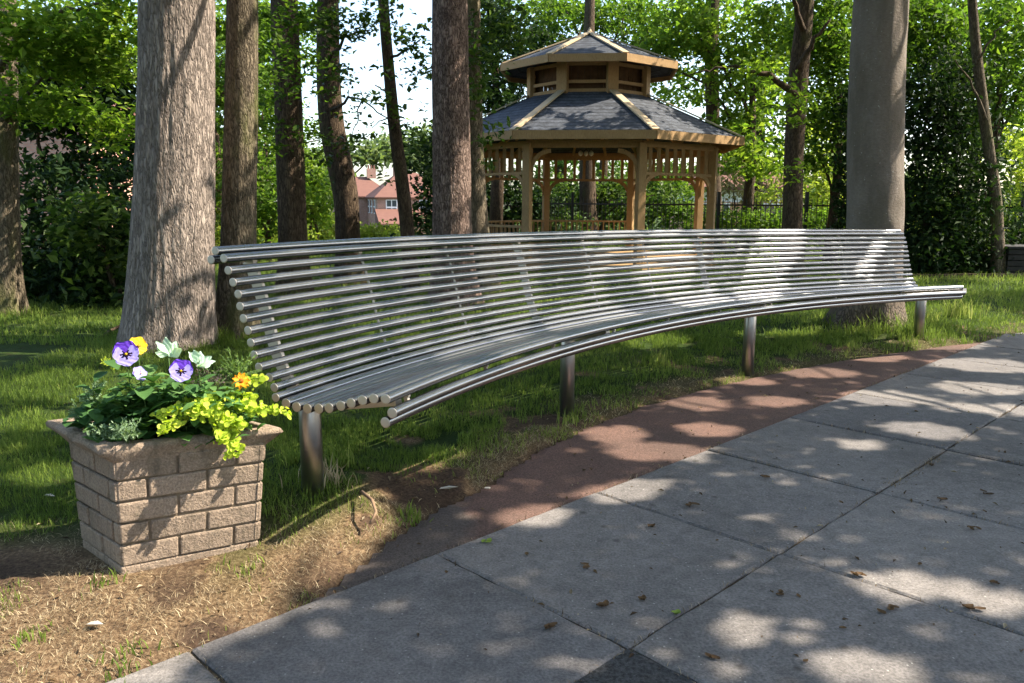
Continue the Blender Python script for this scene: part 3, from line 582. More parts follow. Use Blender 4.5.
# spiky silver sprigs
def sprig(px, py, Y, n, L, label, mat, name='silver_sprig', cat='plant', group=None, hgt=.04):
    c = at(px, py, Y); t = thing(name, (c[0], c[1], SOILZ), label, cat, group); st = MB(); C = []; N_ = []; D = []
    for _ in range(n):
        az = random.uniform(0, 6.28); el = random.uniform(.1, 1.3); d = np.array([math.cos(az) * math.cos(el), math.sin(az) * math.cos(el), math.sin(el)]); b = np.array([c[0], c[1], c[2] - hgt]) + RNG.normal(size=3) * .012; e = b + d * L * random.uniform(.6, 1.1)
        st.tube([b, (b + e) / 2 + np.array([0, 0, .006]), e], .0014, 5)
        for q in range(22):
            tt = random.uniform(.25, 1.02); p = b + (e - b) * tt; a2 = RNG.normal(size=3); dd = d * .8 + a2 / np.linalg.norm(a2); dd /= np.linalg.norm(dd); C.append(p); D.append(dd)
    mb = MB()
    for p, d in zip(C, D):
        l = random.uniform(.010, .017); x = np.cross(d, RNG.normal(size=3)); x /= np.linalg.norm(x); mb.add([p - x * .0012, p + d * l * .5 - x * .002, p + d * l, p + d * l * .5 + x * .002, p + x * .0012], [(0, 1, 2, 3, 4)])
    st.obj('stem', C_STM, t, True); mb.obj('foliage', mat, t); return t
sprig(101, 428, 3.03, 26, .06, 'pale spiky succulent sprig over the left front of the rim', C_SIL)
sprig(126, 427, 2.99, 34, .075, 'pale spiky succulent sprig at the front corner of the rim, the brightest of the sprigs', C_SIL)
sprig(80, 412, 3.22, 18, .075, 'grey green feathery sprig at the far left corner of the rim', C_SIL)
sprig(92, 392, 3.25, 22, .09, 'tall grey green feathery sprig behind the left corner of the planter', C_SIL)
sprig(209, 376, 3.32, 26, .085, 'mauve heather tuft in front of the thick trunk foot', C_HEA, 'heather')
sprig(238, 368, 3.33, 22, .11, 'green upright wispy sprig behind the orange flower', leafmat('sprig_green', (.09, .16, .04), (.14, .22, .06), (.2, .28, .08)), 'green_sprig')
sprig(108, 358, 3.3, 7, .04, 'tiny yellow green buds left of the highest purple pansy', C_JEN, 'yellow_sprig')
# creeping jenny
t = thing('creeping_jenny', (-1.22, 3.08, SOILZ), 'bright yellow green creeping plant trailing over the front right of the planter rim', 'plant')
paths = []
front = lambda x, y, Y=3.0: at(x, y, Y)
for (x0, y0, Y0), (x1, y1, Y1), n in (((195, 405, 3.12), (157, 416, 3.0), 46), ((200, 402, 3.14), (162, 432, 2.97), 60), ((210, 400, 3.15), (190, 412, 3.02), 80), ((215, 402, 3.15), (222, 440, 3.0), 90), ((222, 405, 3.15), (238, 452, 3.02), 80), ((228, 415, 3.08), (228, 458, 3.015), 46),
                                    ((225, 400, 3.2), (262, 412, 3.1), 100), ((235, 402, 3.2), (288, 413, 3.16), 60), ((245, 382, 3.3), (265, 378, 3.3), 22), ((200, 412, 3.06), (245, 425, 3.06), 100), ((215, 395, 3.2), (255, 398, 3.22), 70), ((205, 398, 3.2), (180, 404, 3.1), 40)):
    paths.append((front(x0, y0, Y0), front(x1, y1, Y1), n))
for a, b, n in paths:
    n = int(n * 1.5); mb = MB(); st = MB(); st.tube([a, (a + b) / 2 + np.array([0, 0, .008]), b], .0014, 5)
    for _ in range(n):
        tt = random.random(); p = a + (b - a) * tt + RNG.normal(size=3) * np.array([.014, .012, .011]) * (1.25 - .5 * tt); nrm = RNG.normal(size=3) * .55 + np.array([.1, -.55, .7]); fr = frame_of(nrm, spin=random.uniform(0, 6)); r = random.uniform(.008, .0145)
        V = [(0, 0, -.003)] + [(r * math.cos(q) * 1.0, r * math.sin(q) * .9, .0015 * math.cos(2 * q)) for q in np.linspace(0, 2 * math.pi, 9)[:-1]]; mb.add(place(V, p, fr), [(0, 1 + q, 1 + (q + 1) % 8) for q in range(8)])
    s_ = st.obj('trailing_stem', C_STM, t, True); mb.obj('leaves', C_JEN, s_, True)

# ------------------------------------------------------------------ gazebo
def woodmat(name, c1, c2):
    M = NT(name); n = M.noise(M.map((1, 1, 1)), 3, 6, .6, 1); f = M.noise(M.map((14, 14, 2)), 8, 5, .6)
    c = M.mix(n, c1, c2); c = M.mix(1.0, c, M.ramp(f, [(.3, .75), (.7, 1.2)]), 'MULTIPLY'); M.col(c, .75, .25); M.bump(f, .3, .004); return M.m
M_WD = woodmat('cedar', (.28, .172, .075), (.40, .255, .118)); M_WL = woodmat('cedar_trim', (.36, .27, .16), (.5, .39, .25))
def shingle():
    M = NT('shingle'); sep = M.n('ShaderNodeSeparateXYZ'); M.l(M.tc.outputs['Object'], sep.inputs[0]); z = M.math('MULTIPLY', sep.outputs[2], 12.); fr = M.math('FRACT', z); fl = M.math('FLOOR', z); cb = M.n('ShaderNodeCombineXYZ'); M.l(M.math('MULTIPLY', sep.outputs[0], 3.5), cb.inputs[0]); M.l(M.math('MULTIPLY', sep.outputs[1], 3.5), cb.inputs[1]); M.l(fl, cb.inputs[2]); wn = M.n('ShaderNodeTexNoise'); wn.inputs['Scale'].default_value = 1.7; wn.inputs['Detail'].default_value = 1; M.l(cb.outputs[0], wn.inputs['Vector'])
    n = M.noise(M.map((1, 1, 3)), 6, 5, .7); f = M.noise(M.map((6, 6, 22)), 3, 2, .5)
    c = M.mix(n, (.03, .035, .044), (.07, .077, .09)); c = M.mix(1.0, c, M.ramp(wn.outputs['Fac'], [(.35, .75), (.65, 1.25)]), 'MULTIPLY'); c = M.mix(1.0, c, M.ramp(f, [(.4, .75), (.6, 1.25)]), 'MULTIPLY'); c = M.mix(M.ramp(fr, [(.0, .95), (.3, 0)]), c, (.006, .007, .009))
    M.col(c, .85, .3); M.bump(fr, .5, .02); return M.m
M_SH = shingle()
GC = np.array([1.80, 20.0]); GY0 = -math.pi / 2 - .11
def gv(r, k, z): a = GY0 + (k + .5) * math.pi / 4; return np.array([GC[0] + r * math.cos(a), GC[1] + r * math.sin(a), z])
GZ0 = .02; gz = thing('gazebo', (GC[0], GC[1], GZ0), 'octagonal wooden gazebo with a two tier dark shingle roof beyond the bench', 'gazebo')
zc = lambda y, Y: at(579, y, Y)[2]
RP, RE, RC_, RU = 3.10, 3.72, 1.45, 2.14
ZE1, ZE0, ZC0, ZC1, ZU1, ZU0, ZA = zc(130.5, 16.56), zc(139.5, 16.56), zc(91.5, 18.66), zc(62, 18.6), zc(54, 18.02), zc(61, 18.02), zc(34, 20)
def gm(name, mb, mat, par=None, **k): return mb.obj(name, mat, par or gz, **k)
mb = MB(); mb.add([gv(RP + .2, k, .0) for k in range(8)] + [gv(RP + .2, k, .16) for k in range(8)], [tuple(range(8, 16))] + [(k, (k + 1) % 8, 8 + (k + 1) % 8, 8 + k) for k in range(8)]); gm('deck', mb, M_WD)
for k in range(8):
    mb = MB(); p = gv(RP, k, 0); mb.bar((p[0], p[1], .16), (p[0], p[1], ZE0 - .02), .17, .17, (math.cos(GY0 + (k + .5) * math.pi / 4), math.sin(GY0 + (k + .5) * math.pi / 4), 0)); post = gm('post', mb, M_WD, bevel=.008)
    a, b = gv(RP, k, 0), gv(RP, k + 1, 0)
    for (p0, p1) in ((a, b), (b, a)):
        mb = MB(); d = (p1 - p0) / np.linalg.norm(p1 - p0); pts = [p0 + d * (.07 + .42 * (1 - math.cos(t))) + np.array([0, 0, ZE0 - (.62 if k == 7 else 1.08) + .44 * math.sin(t)]) for t in np.linspace(0, math.pi / 2, 6)]
        for q0_, q1_ in zip(pts[:-1], pts[1:]): mb.bar(q0_, q1_, .05, .09)
        gm('brace', mb, M_WD)
    mb = MB(); n_ = 9; zt, zb = ZE0 - .08, ZE0 - .62
    mb.bar((*a[:2], zt + .04), (*b[:2], zt + .04), .09, .12); mb.bar((*a[:2], zb - .02), (*b[:2], zb - .02), .06, .06)
    if k == 7: mb = MB(); mb.bar((*a[:2], zt + .04), (*b[:2], zt + .04), .09, .16)
    for i in range(1, n_ if k != 7 else 1):
        q = a + (b - a) * i / n_; mb.bar((q[0], q[1], zb), (q[0], q[1], zt), .05, .075)
    gm('valance', mb, M_WD)
    if k in (4, 3, 5, 6):
        mb = MB(); mb.bar((*a[:2], .95), (*b[:2], .95), .1, .05); mb.bar((*a[:2], .32), (*b[:2], .32), .06, .05)
        for i in range(1, 16): q = a + (b - a) * i / 16; mb.bar((q[0], q[1], .32), (q[0], q[1], .95), .035, .035)
        gm('railing', mb, M_WD)
def frustum(r0, z0, r1, z1, th=.05):
    mb = MB(); V = [gv(r0, k, z0) for k in range(8)] + [gv(r1, k, z1) for k in range(8)] + [gv(r0, k, z0 - th) for k in range(8)] + [gv(r1, k, z1 - th) for k in range(8)]
    F = []
    for k in range(8): j = (k + 1) % 8; F += [(k, j, 8 + j, 8 + k), (16 + k, 24 + k, 24 + j, 16 + j), (k, 16 + k, 16 + j, j), (8 + k, 8 + j, 24 + j, 24 + k)]
    mb.add(V, F); return mb
# curved lower roof, slightly bellied
RM, ZM = (RE + RC_) / 2 + .02, (ZE1 + ZC0) / 2 + .0
rf = gm('lower_roof', frustum(RE, ZE1, RC_ - .04, ZC0 + .02), [M_SH], smooth=False)
for k in range(8):
    mb = MB(); mb.bar(gv(RE + .02, k, ZE1 + .02), gv(RC_, k, ZC0 + .045), .17, .03); gm('hip_board', mb, M_WL, rf)
    mb = MB(); a, b = gv(RE + .03, k, (ZE0 + ZE1) / 2 + .01), gv(RE + .03, k + 1, (ZE0 + ZE1) / 2 + .01); mb.bar(a, b, .05, ZE1 - ZE0); gm('fascia', mb, M_WD, rf)
mb = MB()
for k in range(8):
    for j in range(3):
        f = (j + .0) / 3; a = gv(RE - .1, k, 0) * (1 - f) + gv(RE - .1, k + 1, 0) * f; b = gv(RC_, k, 0) * (1 - f) + gv(RC_, k + 1, 0) * f; mb.bar((*a[:2], ZE1 - .13), (*b[:2], ZC0 - .12), .05, .12)
gm('rafter', mb, M_WD, rf)
cp = MB(); 
for z in (ZC0 + .03, ZC0 + .22, ZC1 - .02):
    for k in range(8): cp.bar(gv(RC_, k, z), gv(RC_, k + 1, z), .06, .07)
cu = gm('cupola', cp, M_WD)
for k in range(8):
    mb = MB(); p = gv(RC_, k, 0); mb.bar((*p[:2], ZC0 - .05), (*p[:2], ZU0 + .1), .26, .12, (math.cos(GY0 + (k + .5) * math.pi / 4), math.sin(GY0 + (k + .5) * math.pi / 4), 0)); gm('cupola_post', mb, M_WD, cu, bevel=.01)
ur = gm('upper_roof', frustum(RU, ZU1, .06, ZA, .05), [M_SH])
for k in range(8):
    mb = MB(); mb.bar(gv(RU + .02, k, ZU1 + .02), gv(.05, k, ZA + .03), .15, .03); gm('hip_board', mb, M_WL, ur)
    mb = MB(); a, b = gv(RU + .03, k, (ZU0 + ZU1) / 2), gv(RU + .03, k + 1, (ZU0 + ZU1) / 2); mb.bar(a, b, .05, ZU1 - ZU0 + .02); gm('fascia', mb, M_WD, ur)
mb = MB(); mb.tube([(GC[0], GC[1], ZA), (GC[0], GC[1], ZA + .06), (GC[0], GC[1], ZA + .16)], [.08, .06, .005], 8); gm('finial', mb, M_WL, ur)
mb = MB()
for k in range(8):
    a, b = gv(RC_ - .12, k, 0), gv(RC_ - .12, k + 1, 0)
    for j in range(7): q0_ = a + (b - a) * (j + .04) / 7; q1_ = a + (b - a) * (j + .96) / 7; mb.add([(*q0_[:2], ZC0 - .15), (*q1_[:2], ZC0 - .15), (*q1_[:2], ZU0 + .15), (*q0_[:2], ZU0 + .15)], [(0, 1, 2, 3)])
gm('lantern_boarding', mb, plain('stained_board', (.09, .05, .025), .9), cu)  # boards coloured dark to stand for the dim cupola interior
mb = MB(); mb.add([gv(RC_ - .05, k, ZU1 - .1) for k in range(8)], [tuple(range(8))]); gm('ceiling', mb, plain('stained_ceiling', (.05, .03, .018), .9), cu)  # shade under the roof is put into the ceiling colour
lp = at(586, 152, 20); t = thing('pendant_lamp', (lp[0], lp[1], lp[2]), 'small unlit lamp cluster hanging under the gazebo roof', 'lamp')
mb = MB(); mb.tube([(lp[0], lp[1], lp[2] + 1.2), (lp[0], lp[1], lp[2])], .012, 6); mb.obj('cord', M_BARKD, t)
MW = plain('frosted_glass', (.7, .68, .62), .3)
for dx in (-.13, 0, .13): mb = MB(); q = (lp[0] + dx, lp[1], lp[2]); mb.tube([(q[0], q[1], q[2] + .03), (q[0], q[1], q[2] - .01), (q[0], q[1], q[2] - .07), (q[0], q[1], q[2] - .1)], [.02, .055, .05, .01], 10); mb.obj('lamp_shade', MW, t, True)

# ------------------------------------------------------------------ fence
MI = plain('black_iron', (.01, .011, .011), .5, .4)
FA, FB = np.array([15.5, 15.6]), np.array([-2, 28.6]); npn = 9
fn = thing('iron_fence', (FB[0], FB[1], 0), 'black iron railings running behind the gazebo and the trunks on the right', 'fence')
for i in range(npn):
    a = FA + (FB - FA) * i / npn; b = FA + (FB - FA) * (i + 1) / npn; mb = MB()
    for z in (.22, 1.42): mb.bar((*a, z), (*b, z), .03, .045)
    L = np.linalg.norm(b - a); m = int(L / .13)
    for k in range(1, m): q = a + (b - a) * k / m; mb.tube([(*q, .08), (*q, 1.56), (*q, 1.62)], [.011, .011, .002], 5)
    mb.obj('railing_panel', MI, fn)
for i in range(npn + 1):
    a = FA + (FB - FA) * i / npn; mb = MB(); mb.box((*a, .88), (.08, .08, 1.8)); mb.obj('post', MI, fn)

# ------------------------------------------------------------------ houses
def brickwall(name, c1, c2, sc=4):
    M = NT(name); b = M.n('ShaderNodeTexBrick'); b.inputs['Scale'].default_value = sc; b.inputs['Color1'].default_value = (*c1, 1); b.inputs['Color2'].default_value = (*c2, 1); b.inputs['Mortar'].default_value = (.4, .34, .28, 1); b.inputs['Mortar Size'].default_value = .015
    mp = M.n('ShaderNodeMapping'); mp.inputs['Rotation'].default_value = (math.pi / 2, 0, 0); M.l(M.tc.outputs['Object'], mp.inputs[0]); M.l(mp.outputs[0], b.inputs['Vector'])
    M.col(M.mix(1.0, b.outputs['Color'], M.ramp(M.noise(M.map((1, 1, 1)), 1, 4), [(.3, .85), (.7, 1.15)]), 'MULTIPLY'), .9, .2); return M.m
M_RB = brickwall('red_brick', (.27, .14, .095), (.36, .2, .145)); M_OB = brickwall('orange_brick', (.5, .25, .13), (.6, .33, .19)); M_PB = brickwall('pink_brick', (.5, .25, .18), (.62, .36, .27))
def tilemat():
    M = NT('clay_tile'); sep = M.n('ShaderNodeSeparateXYZ'); M.l(M.tc.outputs['Object'], sep.inputs[0]); fr = M.math('FRACT', M.math('MULTIPLY', sep.outputs[2], 5.)); n = M.noise(M.map((1, 1, 1)), 2.5, 5)
    c = M.mix(n, (.11, .055, .042), (.17, .085, .062)); c = M.mix(M.ramp(fr, [(0, .5), (.3, 0)]), c, (.13, .06, .045)); M.col(c, .85, .2); return M.m
M_TL = tilemat(); M_WP = plain('white_paint', (.75, .75, .72), .5); M_GL = plain('window_glass', (.05, .06, .07), .08, .8, 0, .1, 2); M_DK = plain('dark_interior', (.015, .013, .012), .9)
M_RID = plain('ridge_tile', (.5, .2, .13), .8)
def hip(mb, x0, x1, y0, y1, z0, z1, ov=.4, inset=None):
    x0 -= ov; x1 += ov; y0 -= ov; y1 += ov; w = (y1 - y0) / 2 if inset is None else inset
    V = [(x0, y0, z0), (x1, y0, z0), (x1, y1, z0), (x0, y1, z0), (x0 + w, (y0 + y1) / 2, z1), (x1 - w, (y0 + y1) / 2, z1), (x0, y0, z0 - .15), (x1, y0, z0 - .15), (x1, y1, z0 - .15), (x0, y1, z0 - .15)]
    mb.add(V, [(0, 1, 5, 4), (1, 2, 5), (2, 3, 4, 5), (3, 0, 4), (0, 6, 7, 1), (1, 7, 8, 2), (2, 8, 9, 3), (3, 9, 6, 0), (6, 9, 8, 7)])
def rotpts(o, c, a):
    me = o.data; R_ = Matrix.Translation((c[0], c[1], 0)) @ Matrix.Rotation(a, 4, 'Z') @ Matrix.Translation((-c[0], -c[1], 0)); me.transform(R_)
# far red brick house; built axis aligned in local coordinates then turned
HY = 92.; hp = lambda x, y, Y=HY: at(x, y, Y)
hc = hp(378, 230); hs = thing('brick_house', (hc[0], hc[1], -3.6), 'far red brick house with clay tile hipped roofs and chimneys seen between the trunks', 'house')
ez = hp(393, 197)[2]; rz = hp(393, 171)[2]; parts = []
hx = hc[0]; hy = hc[1]; TURN = .3
def hobj(nm, mb, mat, par): o = mb.obj(nm, mat, par); rotpts(o, (hx, hy), TURN); return o
mb = MB(); mb.box((hx + 4.2, hy + 4.5, (ez - 3.6) / 2), (8.4, 9, ez + 3.6)); wl_ = hobj('wall', mb, M_RB, hs)
mb = MB(); hip(mb, hx, hx + 8.4, hy, hy + 9, ez, rz, .35, 3.4); rf2 = hobj('roof', mb, M_TL, hs)
for (cx_, cy_) in ((hx + 3.2, hy + 5.0), (hx + 1.0, hy + 12.5)):
    mb = MB(); mb.box((cx_, cy_, rz + .1), (1.1, .7, 1.2)); ch = hobj('chimney', mb, M_RB, rf2)
    for d in (-.45, 0, .45):
        mb = MB(); mb.tube([(cx_ + d * .75, cy_, rz + .7), (cx_ + d * .75, cy_, rz + 1.15)], .11, 8); hobj('chimney_pot', mb, M_TL, ch)
mb = MB(); hip(mb, hx - 4, hx + 3.2, hy + 9, hy + 17, ez + .1, rz - .3, .3, 3.0); hobj('rear_roof', mb, M_TL, hs); mb = MB(); mb.box((hx - .4, hy + 13, (ez - 3.6) / 2), (7.1, 7.9, ez + 3.6)); hobj('rear_wall', mb, M_RB, hs)
mb = MB(); V = [(hx - .3, hy - 3.4, ez - 2.9), (hx + 9, hy - 3.4, ez - 2.9), (hx + 9, hy - .01, ez - 1.3), (hx - .3, hy - .01, ez - 1.3), (hx - .3, hy - 3.4, ez - 3.05), (hx + 9, hy - 3.4, ez - 3.05), (hx + 9, hy - .01, ez - 3.05), (hx - .3, hy - .01, ez - 3.05)]
mb.add(V, [(0, 1, 2, 3), (0, 4, 5, 1), (0, 3, 7, 4), (1, 5, 6, 2), (4, 7, 6, 5)]); hobj('porch_roof', mb, M_TL, hs)
mb = MB(); mb.box((hx + 4.3, hy - 1.5, (ez - 3.05 - 3.9) / 2), (8.4, 3.0, (ez - 3.05 + 3.9))); hobj('porch_wall', mb, M_OB, hs)
mb = MB(); mb.box((hx + 1.9, hy - 3.02, -2.3), (3.4, .06, 2.2)); gd = hobj('garage_door', mb, M_DK, hs); mb = MB(); mb.box((hx + 1.9, hy - 3.1, -1.1), (4.2, .2, .28)); hobj('lintel', mb, M_WP, gd)
for (wx, wy, ww, hh, zz, sidew) in ((hx + 1.6, hy - .03, 1.3, 1.7, ez - 1.15, 0), (hx + 5.4, hy - .03, 1.2, 1.4, ez - 1.0, 0), (hx - .03, hy + 2.2, 1.0, 1.6, ez - 1.1, 1), (hx - .03, hy + 5.0, 1.0, 1.6, ez - 1.1, 1), (hx - .03, hy + 7.4, 1.0, 1.6, ez - 1.1, 1)):
    mb = MB(); dm = (.1, ww, hh) if sidew else (ww, .1, hh); mb.box((wx, wy, zz), dm); w_ = hobj('window', mb, M_WP, hs)
    mb = MB()
    for i in (-.25, .25):
        for j in (-.25, .25):
            dd = (.12, ww * .38, hh * .4) if sidew else (ww * .38, .12, hh * .4); cpos = (wx - .01, wy + i * ww * .92, zz + j * hh) if sidew else (wx + i * ww * .92, wy - .01, zz + j * hh); mb.box(cpos, dd)
    hobj('pane', mb, M_GL, w_)
# house behind the evergreens on the left
hl = thing('brick_house', (-11.5, 20, 0), 'pink brick house glimpsed through the evergreens at the far left', 'house')
mb = MB(); mb.box((-13.9, 22, 1.75), (8, 6, 3.7)); mb.obj('wall', M_PB, hl); mb = MB(); hip(mb, -17.9, -9.9, 19, 25, 3.65, 5.0); mb.obj('roof', M_TL, hl)
for wx in (-14.6,): mb = MB(); mb.box((wx, 18.98, 2.2), (1.3, .1, 1.3)); w_ = mb.obj('window', M_WP, hl); mb = MB(); mb.box((wx - .3, 18.95, 2.2), (.5, .1, 1.1)); mb.box((wx + .3, 18.95, 2.2), (.5, .1, 1.1)); mb.obj('pane', M_GL, w_)
# low house beyond the fence on the right
hr = thing('bungalow', (13, 44, -.8), 'low orange brick bungalow with a white window behind the iron railings', 'house')
a_ = at(690, 214, 44); b_ = at(800, 214, 44); cx_ = (a_[0] + b_[0]) / 2; wd = b_[0] - a_[0]
mb = MB(); mb.box((cx_, 47, -.2), (wd, 6, 3.4)); mb.obj('wall', M_OB, hr); mb = MB(); hip(mb, cx_ - wd / 2, cx_ + wd / 2, 44, 50, 2.3, 4.2); 
mb2 = MB(); mb2.box((cx_, 46.9, 1.9), (wd - .2, 5.6, 1.0)); mb2.obj('upper_wall', M_WP, hr); mb.obj('roof', M_TL, hr)
for dx in (-1.6, 1.2): mb = MB(); mb.box((cx_ + dx, 43.97, 1.0), (1.5, .08, .9)); w_ = mb.obj('window', M_WP, hr); mb = MB(); mb.box((cx_ + dx, 43.94, 1.0), (1.3, .08, .7)); mb.obj('pane', M_GL, w_)

# ------------------------------------------------------------------ background vegetation
def shrub(name, label, blobs, size, mat, cat='shrub', group=None, stems=None, **k):
    b0 = blobs[0]; x, y = b0[0], b0[1]; z = float(height(x, y)); t = thing(name, (x, y, z), label, cat, group)
    foliage('foliage', blobs, size, mat, t, **k)
    mb = MB()
    for b in blobs[:6]: limb(mb, (x + random.uniform(-.2, .2), y, z - .05), (b[0], b[1], b[2]), .05, .015, .1, 5)
    mb.obj('stem', M_BARKD, t, True); return t
# far left evergreens
shrub('evergreen_shrub', 'dark evergreen with drooping sprays in front of the pink brick house, left half', [pb(45, 262, 12.2, 42, 58, 2600), pb(32, 190, 12.8, 26, 40, 700), pb(70, 290, 11.9, 50, 32, 1500)], .13, M_LDRK, flat=.45)
shrub('evergreen_shrub', 'dark evergreen with lighter green tips between the far left trunk and the thick grey trunk', [pb(108, 262, 11.8, 36, 62, 2600), pb(118, 190, 12.3, 24, 40, 700), pb(100, 300, 11.5, 42, 22, 1400)], .13, M_LDRK, flat=.45)
shrub('laurel_shrub', 'sunlit green laurel sprays low beside the thick grey trunk', [pb(98, 225, 11.2, 36, 38, 800), pb(122, 282, 11.2, 22, 34, 420)], .14, M_LDMD, flat=.7)
shrub('evergreen_tree', 'tall dark evergreen rising above the pink brick house', [pb(40, 90, 14, 40, 50, 2200), pb(80, 80, 14.5, 34, 60, 2200), pb(118, 110, 14, 28, 55, 1500), pb(75, 170, 14, 50, 26, 900)], .14, M_LDRK, 'tree')
# mid left
shrub('leafy_shrub', 'green shrub between the two trunks left of the bend, behind the lawn', [pb(262, 190, 19, 26, 52, 1800), pb(225, 205, 20, 20, 40, 800), pb(262, 110, 19.5, 24, 45, 900)], .15, M_LMID)
shrub('leafy_shrub', 'bright green bush at the lawn end, left of the bent trunk', [pb(312, 198, 24, 20, 34, 1500), pb(300, 165, 24, 18, 22, 500)], .16, M_LBRT)
shrub('yellow_shrub', 'low yellow green bush seen just above the near end of the bench back', [pb(262, 232, 22, 44, 15, 2200), pb(228, 235, 21, 18, 14, 500)], .12, M_LYEL)
shrub('yellow_shrub', 'low yellow green bush below the far red brick house', [pb(375, 233, 26, 28, 9, 1400), pb(325, 226, 26, 26, 14, 1400)], .12, M_LYEL)
def ftree(label, base, blobs, size, mat, trunk=.18, cat='tree', name='deciduous_tree', group=None, bm=None, **k):
    x, y = base; z = float(height(x, y)); t = thing(name, (x, y, z), label, cat, group); zt = max(b[2] for b in blobs); mb = MB()
    mb.tube([(x, y, z - .1), (x + .1, y, z + (zt - z) * .4), (x, y, z + (zt - z) * .8)], [trunk * 1.2, trunk, trunk * .5], 10); mb.obj('trunk', bm or M_BARKD, t, True)
    mb = MB()
    for b in blobs: limb(mb, (x, y, z + (b[2] - z) * .6), (b[0], b[1], b[2]), trunk * .35, .02, .1, 6)
    mb.obj('branch', bm or M_BARKD, t, True); V, F = cloud(blobs, size, **k); obj('crown', mesh('crown', V, F, mat), t); return t
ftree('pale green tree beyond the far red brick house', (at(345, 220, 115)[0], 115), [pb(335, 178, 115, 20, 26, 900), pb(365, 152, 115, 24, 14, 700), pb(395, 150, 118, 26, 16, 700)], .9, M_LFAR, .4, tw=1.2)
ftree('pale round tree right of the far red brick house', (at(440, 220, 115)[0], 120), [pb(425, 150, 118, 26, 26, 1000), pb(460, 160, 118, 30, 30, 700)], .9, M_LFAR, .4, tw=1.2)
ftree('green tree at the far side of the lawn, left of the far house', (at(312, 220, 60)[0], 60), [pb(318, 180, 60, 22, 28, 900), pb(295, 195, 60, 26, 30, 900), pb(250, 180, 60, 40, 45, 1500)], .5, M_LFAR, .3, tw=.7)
ftree('tall green tree behind the thick grey trunk', (at(215, 220, 24)[0], 24), [pb(222, 60, 24, 26, 70, 1500), pb(262, 30, 24, 26, 40, 900), pb(215, 150, 24, 22, 40, 700), pb(310, 25, 25, 24, 22, 400)], .19, M_LMID, .2)
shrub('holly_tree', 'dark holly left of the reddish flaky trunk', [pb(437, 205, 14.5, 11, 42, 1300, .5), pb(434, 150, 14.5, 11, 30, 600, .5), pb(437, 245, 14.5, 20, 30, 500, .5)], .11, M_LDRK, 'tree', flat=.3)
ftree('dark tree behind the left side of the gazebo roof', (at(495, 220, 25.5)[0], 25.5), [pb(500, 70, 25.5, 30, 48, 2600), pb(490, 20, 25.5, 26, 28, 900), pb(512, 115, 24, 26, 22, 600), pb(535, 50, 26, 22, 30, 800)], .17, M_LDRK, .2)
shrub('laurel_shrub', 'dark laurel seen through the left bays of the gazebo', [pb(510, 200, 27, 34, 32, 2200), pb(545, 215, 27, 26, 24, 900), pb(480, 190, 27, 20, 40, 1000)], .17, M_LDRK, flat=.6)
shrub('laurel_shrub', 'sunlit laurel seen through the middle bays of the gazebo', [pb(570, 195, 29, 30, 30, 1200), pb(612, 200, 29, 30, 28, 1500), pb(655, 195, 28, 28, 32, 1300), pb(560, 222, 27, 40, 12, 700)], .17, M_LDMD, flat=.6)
shrub('leafy_shrub', 'green bush behind the right post of the gazebo by the railings', [pb(668, 175, 30, 22, 26, 700), pb(690, 215, 27, 22, 18, 700)], .17, M_LMID)
shrub('ivy_hedge', 'ivy and bramble growing along the railings right of the gazebo', [pb(735, 222, 23.6, 32, 14, 2000), pb(775, 222, 22.5, 28, 14, 1500), pb(830, 222, 21.5, 26, 16, 1100)], .11, M_LMID, 'hedge')
shrub('yellow_shrub', 'bright yellow green bush behind the railings left of the big smooth trunk', [pb(820, 190, 27, 24, 32, 1300), pb(812, 150, 28, 20, 30, 700), pb(775, 185, 29, 18, 26, 350)], .17, M_LYEL, tw=.35)
shrub('copper_shrub', 'pale peach coloured bush in front of the bungalow', [pb(735, 172, 34, 26, 28, 650), pb(765, 190, 34, 22, 22, 450)], .2, M_LPEACH, tw=.4)
ftree('bright green maple above and right of the gazebo roof', (at(745, 220, 24)[0], 24), [pb(690, 30, 24, 36, 26, 1300), pb(745, 75, 24, 40, 38, 1500), pb(735, 135, 24, 30, 26, 1000), pb(770, 30, 24, 36, 30, 1200), pb(655, 60, 24, 26, 22, 700), pb(755, 160, 23, 30, 18, 600)], .18, M_LBRT, .14, tw=.32)
ftree('bright green tree over the middle of the gazebo roof', (at(600, 220, 30)[0], 30), [pb(565, 10, 30, 40, 18, 800), pb(625, 12, 30, 36, 20, 700), pb(545, 35, 30, 24, 16, 260), pb(648, 30, 30, 22, 20, 300), pb(600, 20, 30, 20, 20, 160)], .2, M_LMID, .15, tw=.35)
ftree('mid green tree beside the big smooth trunk above the railings', (at(830, 220, 19)[0], 19), [pb(825, 30, 19, 30, 36, 2000), pb(832, 100, 19, 20, 45, 1800), pb(815, 150, 19, 22, 24, 500)], .15, M_LMID, .1)
shrub('ivy_column', 'narrow dark ivy covered stem right against the left side of the big smooth trunk', [pb(845, 190, 17, 8, 50, 1300, .3), pb(846, 120, 17, 7, 40, 800, .3), pb(845, 235, 17, 10, 28, 500, .3)], .09, M_LDRK, 'tree', tw=.1)
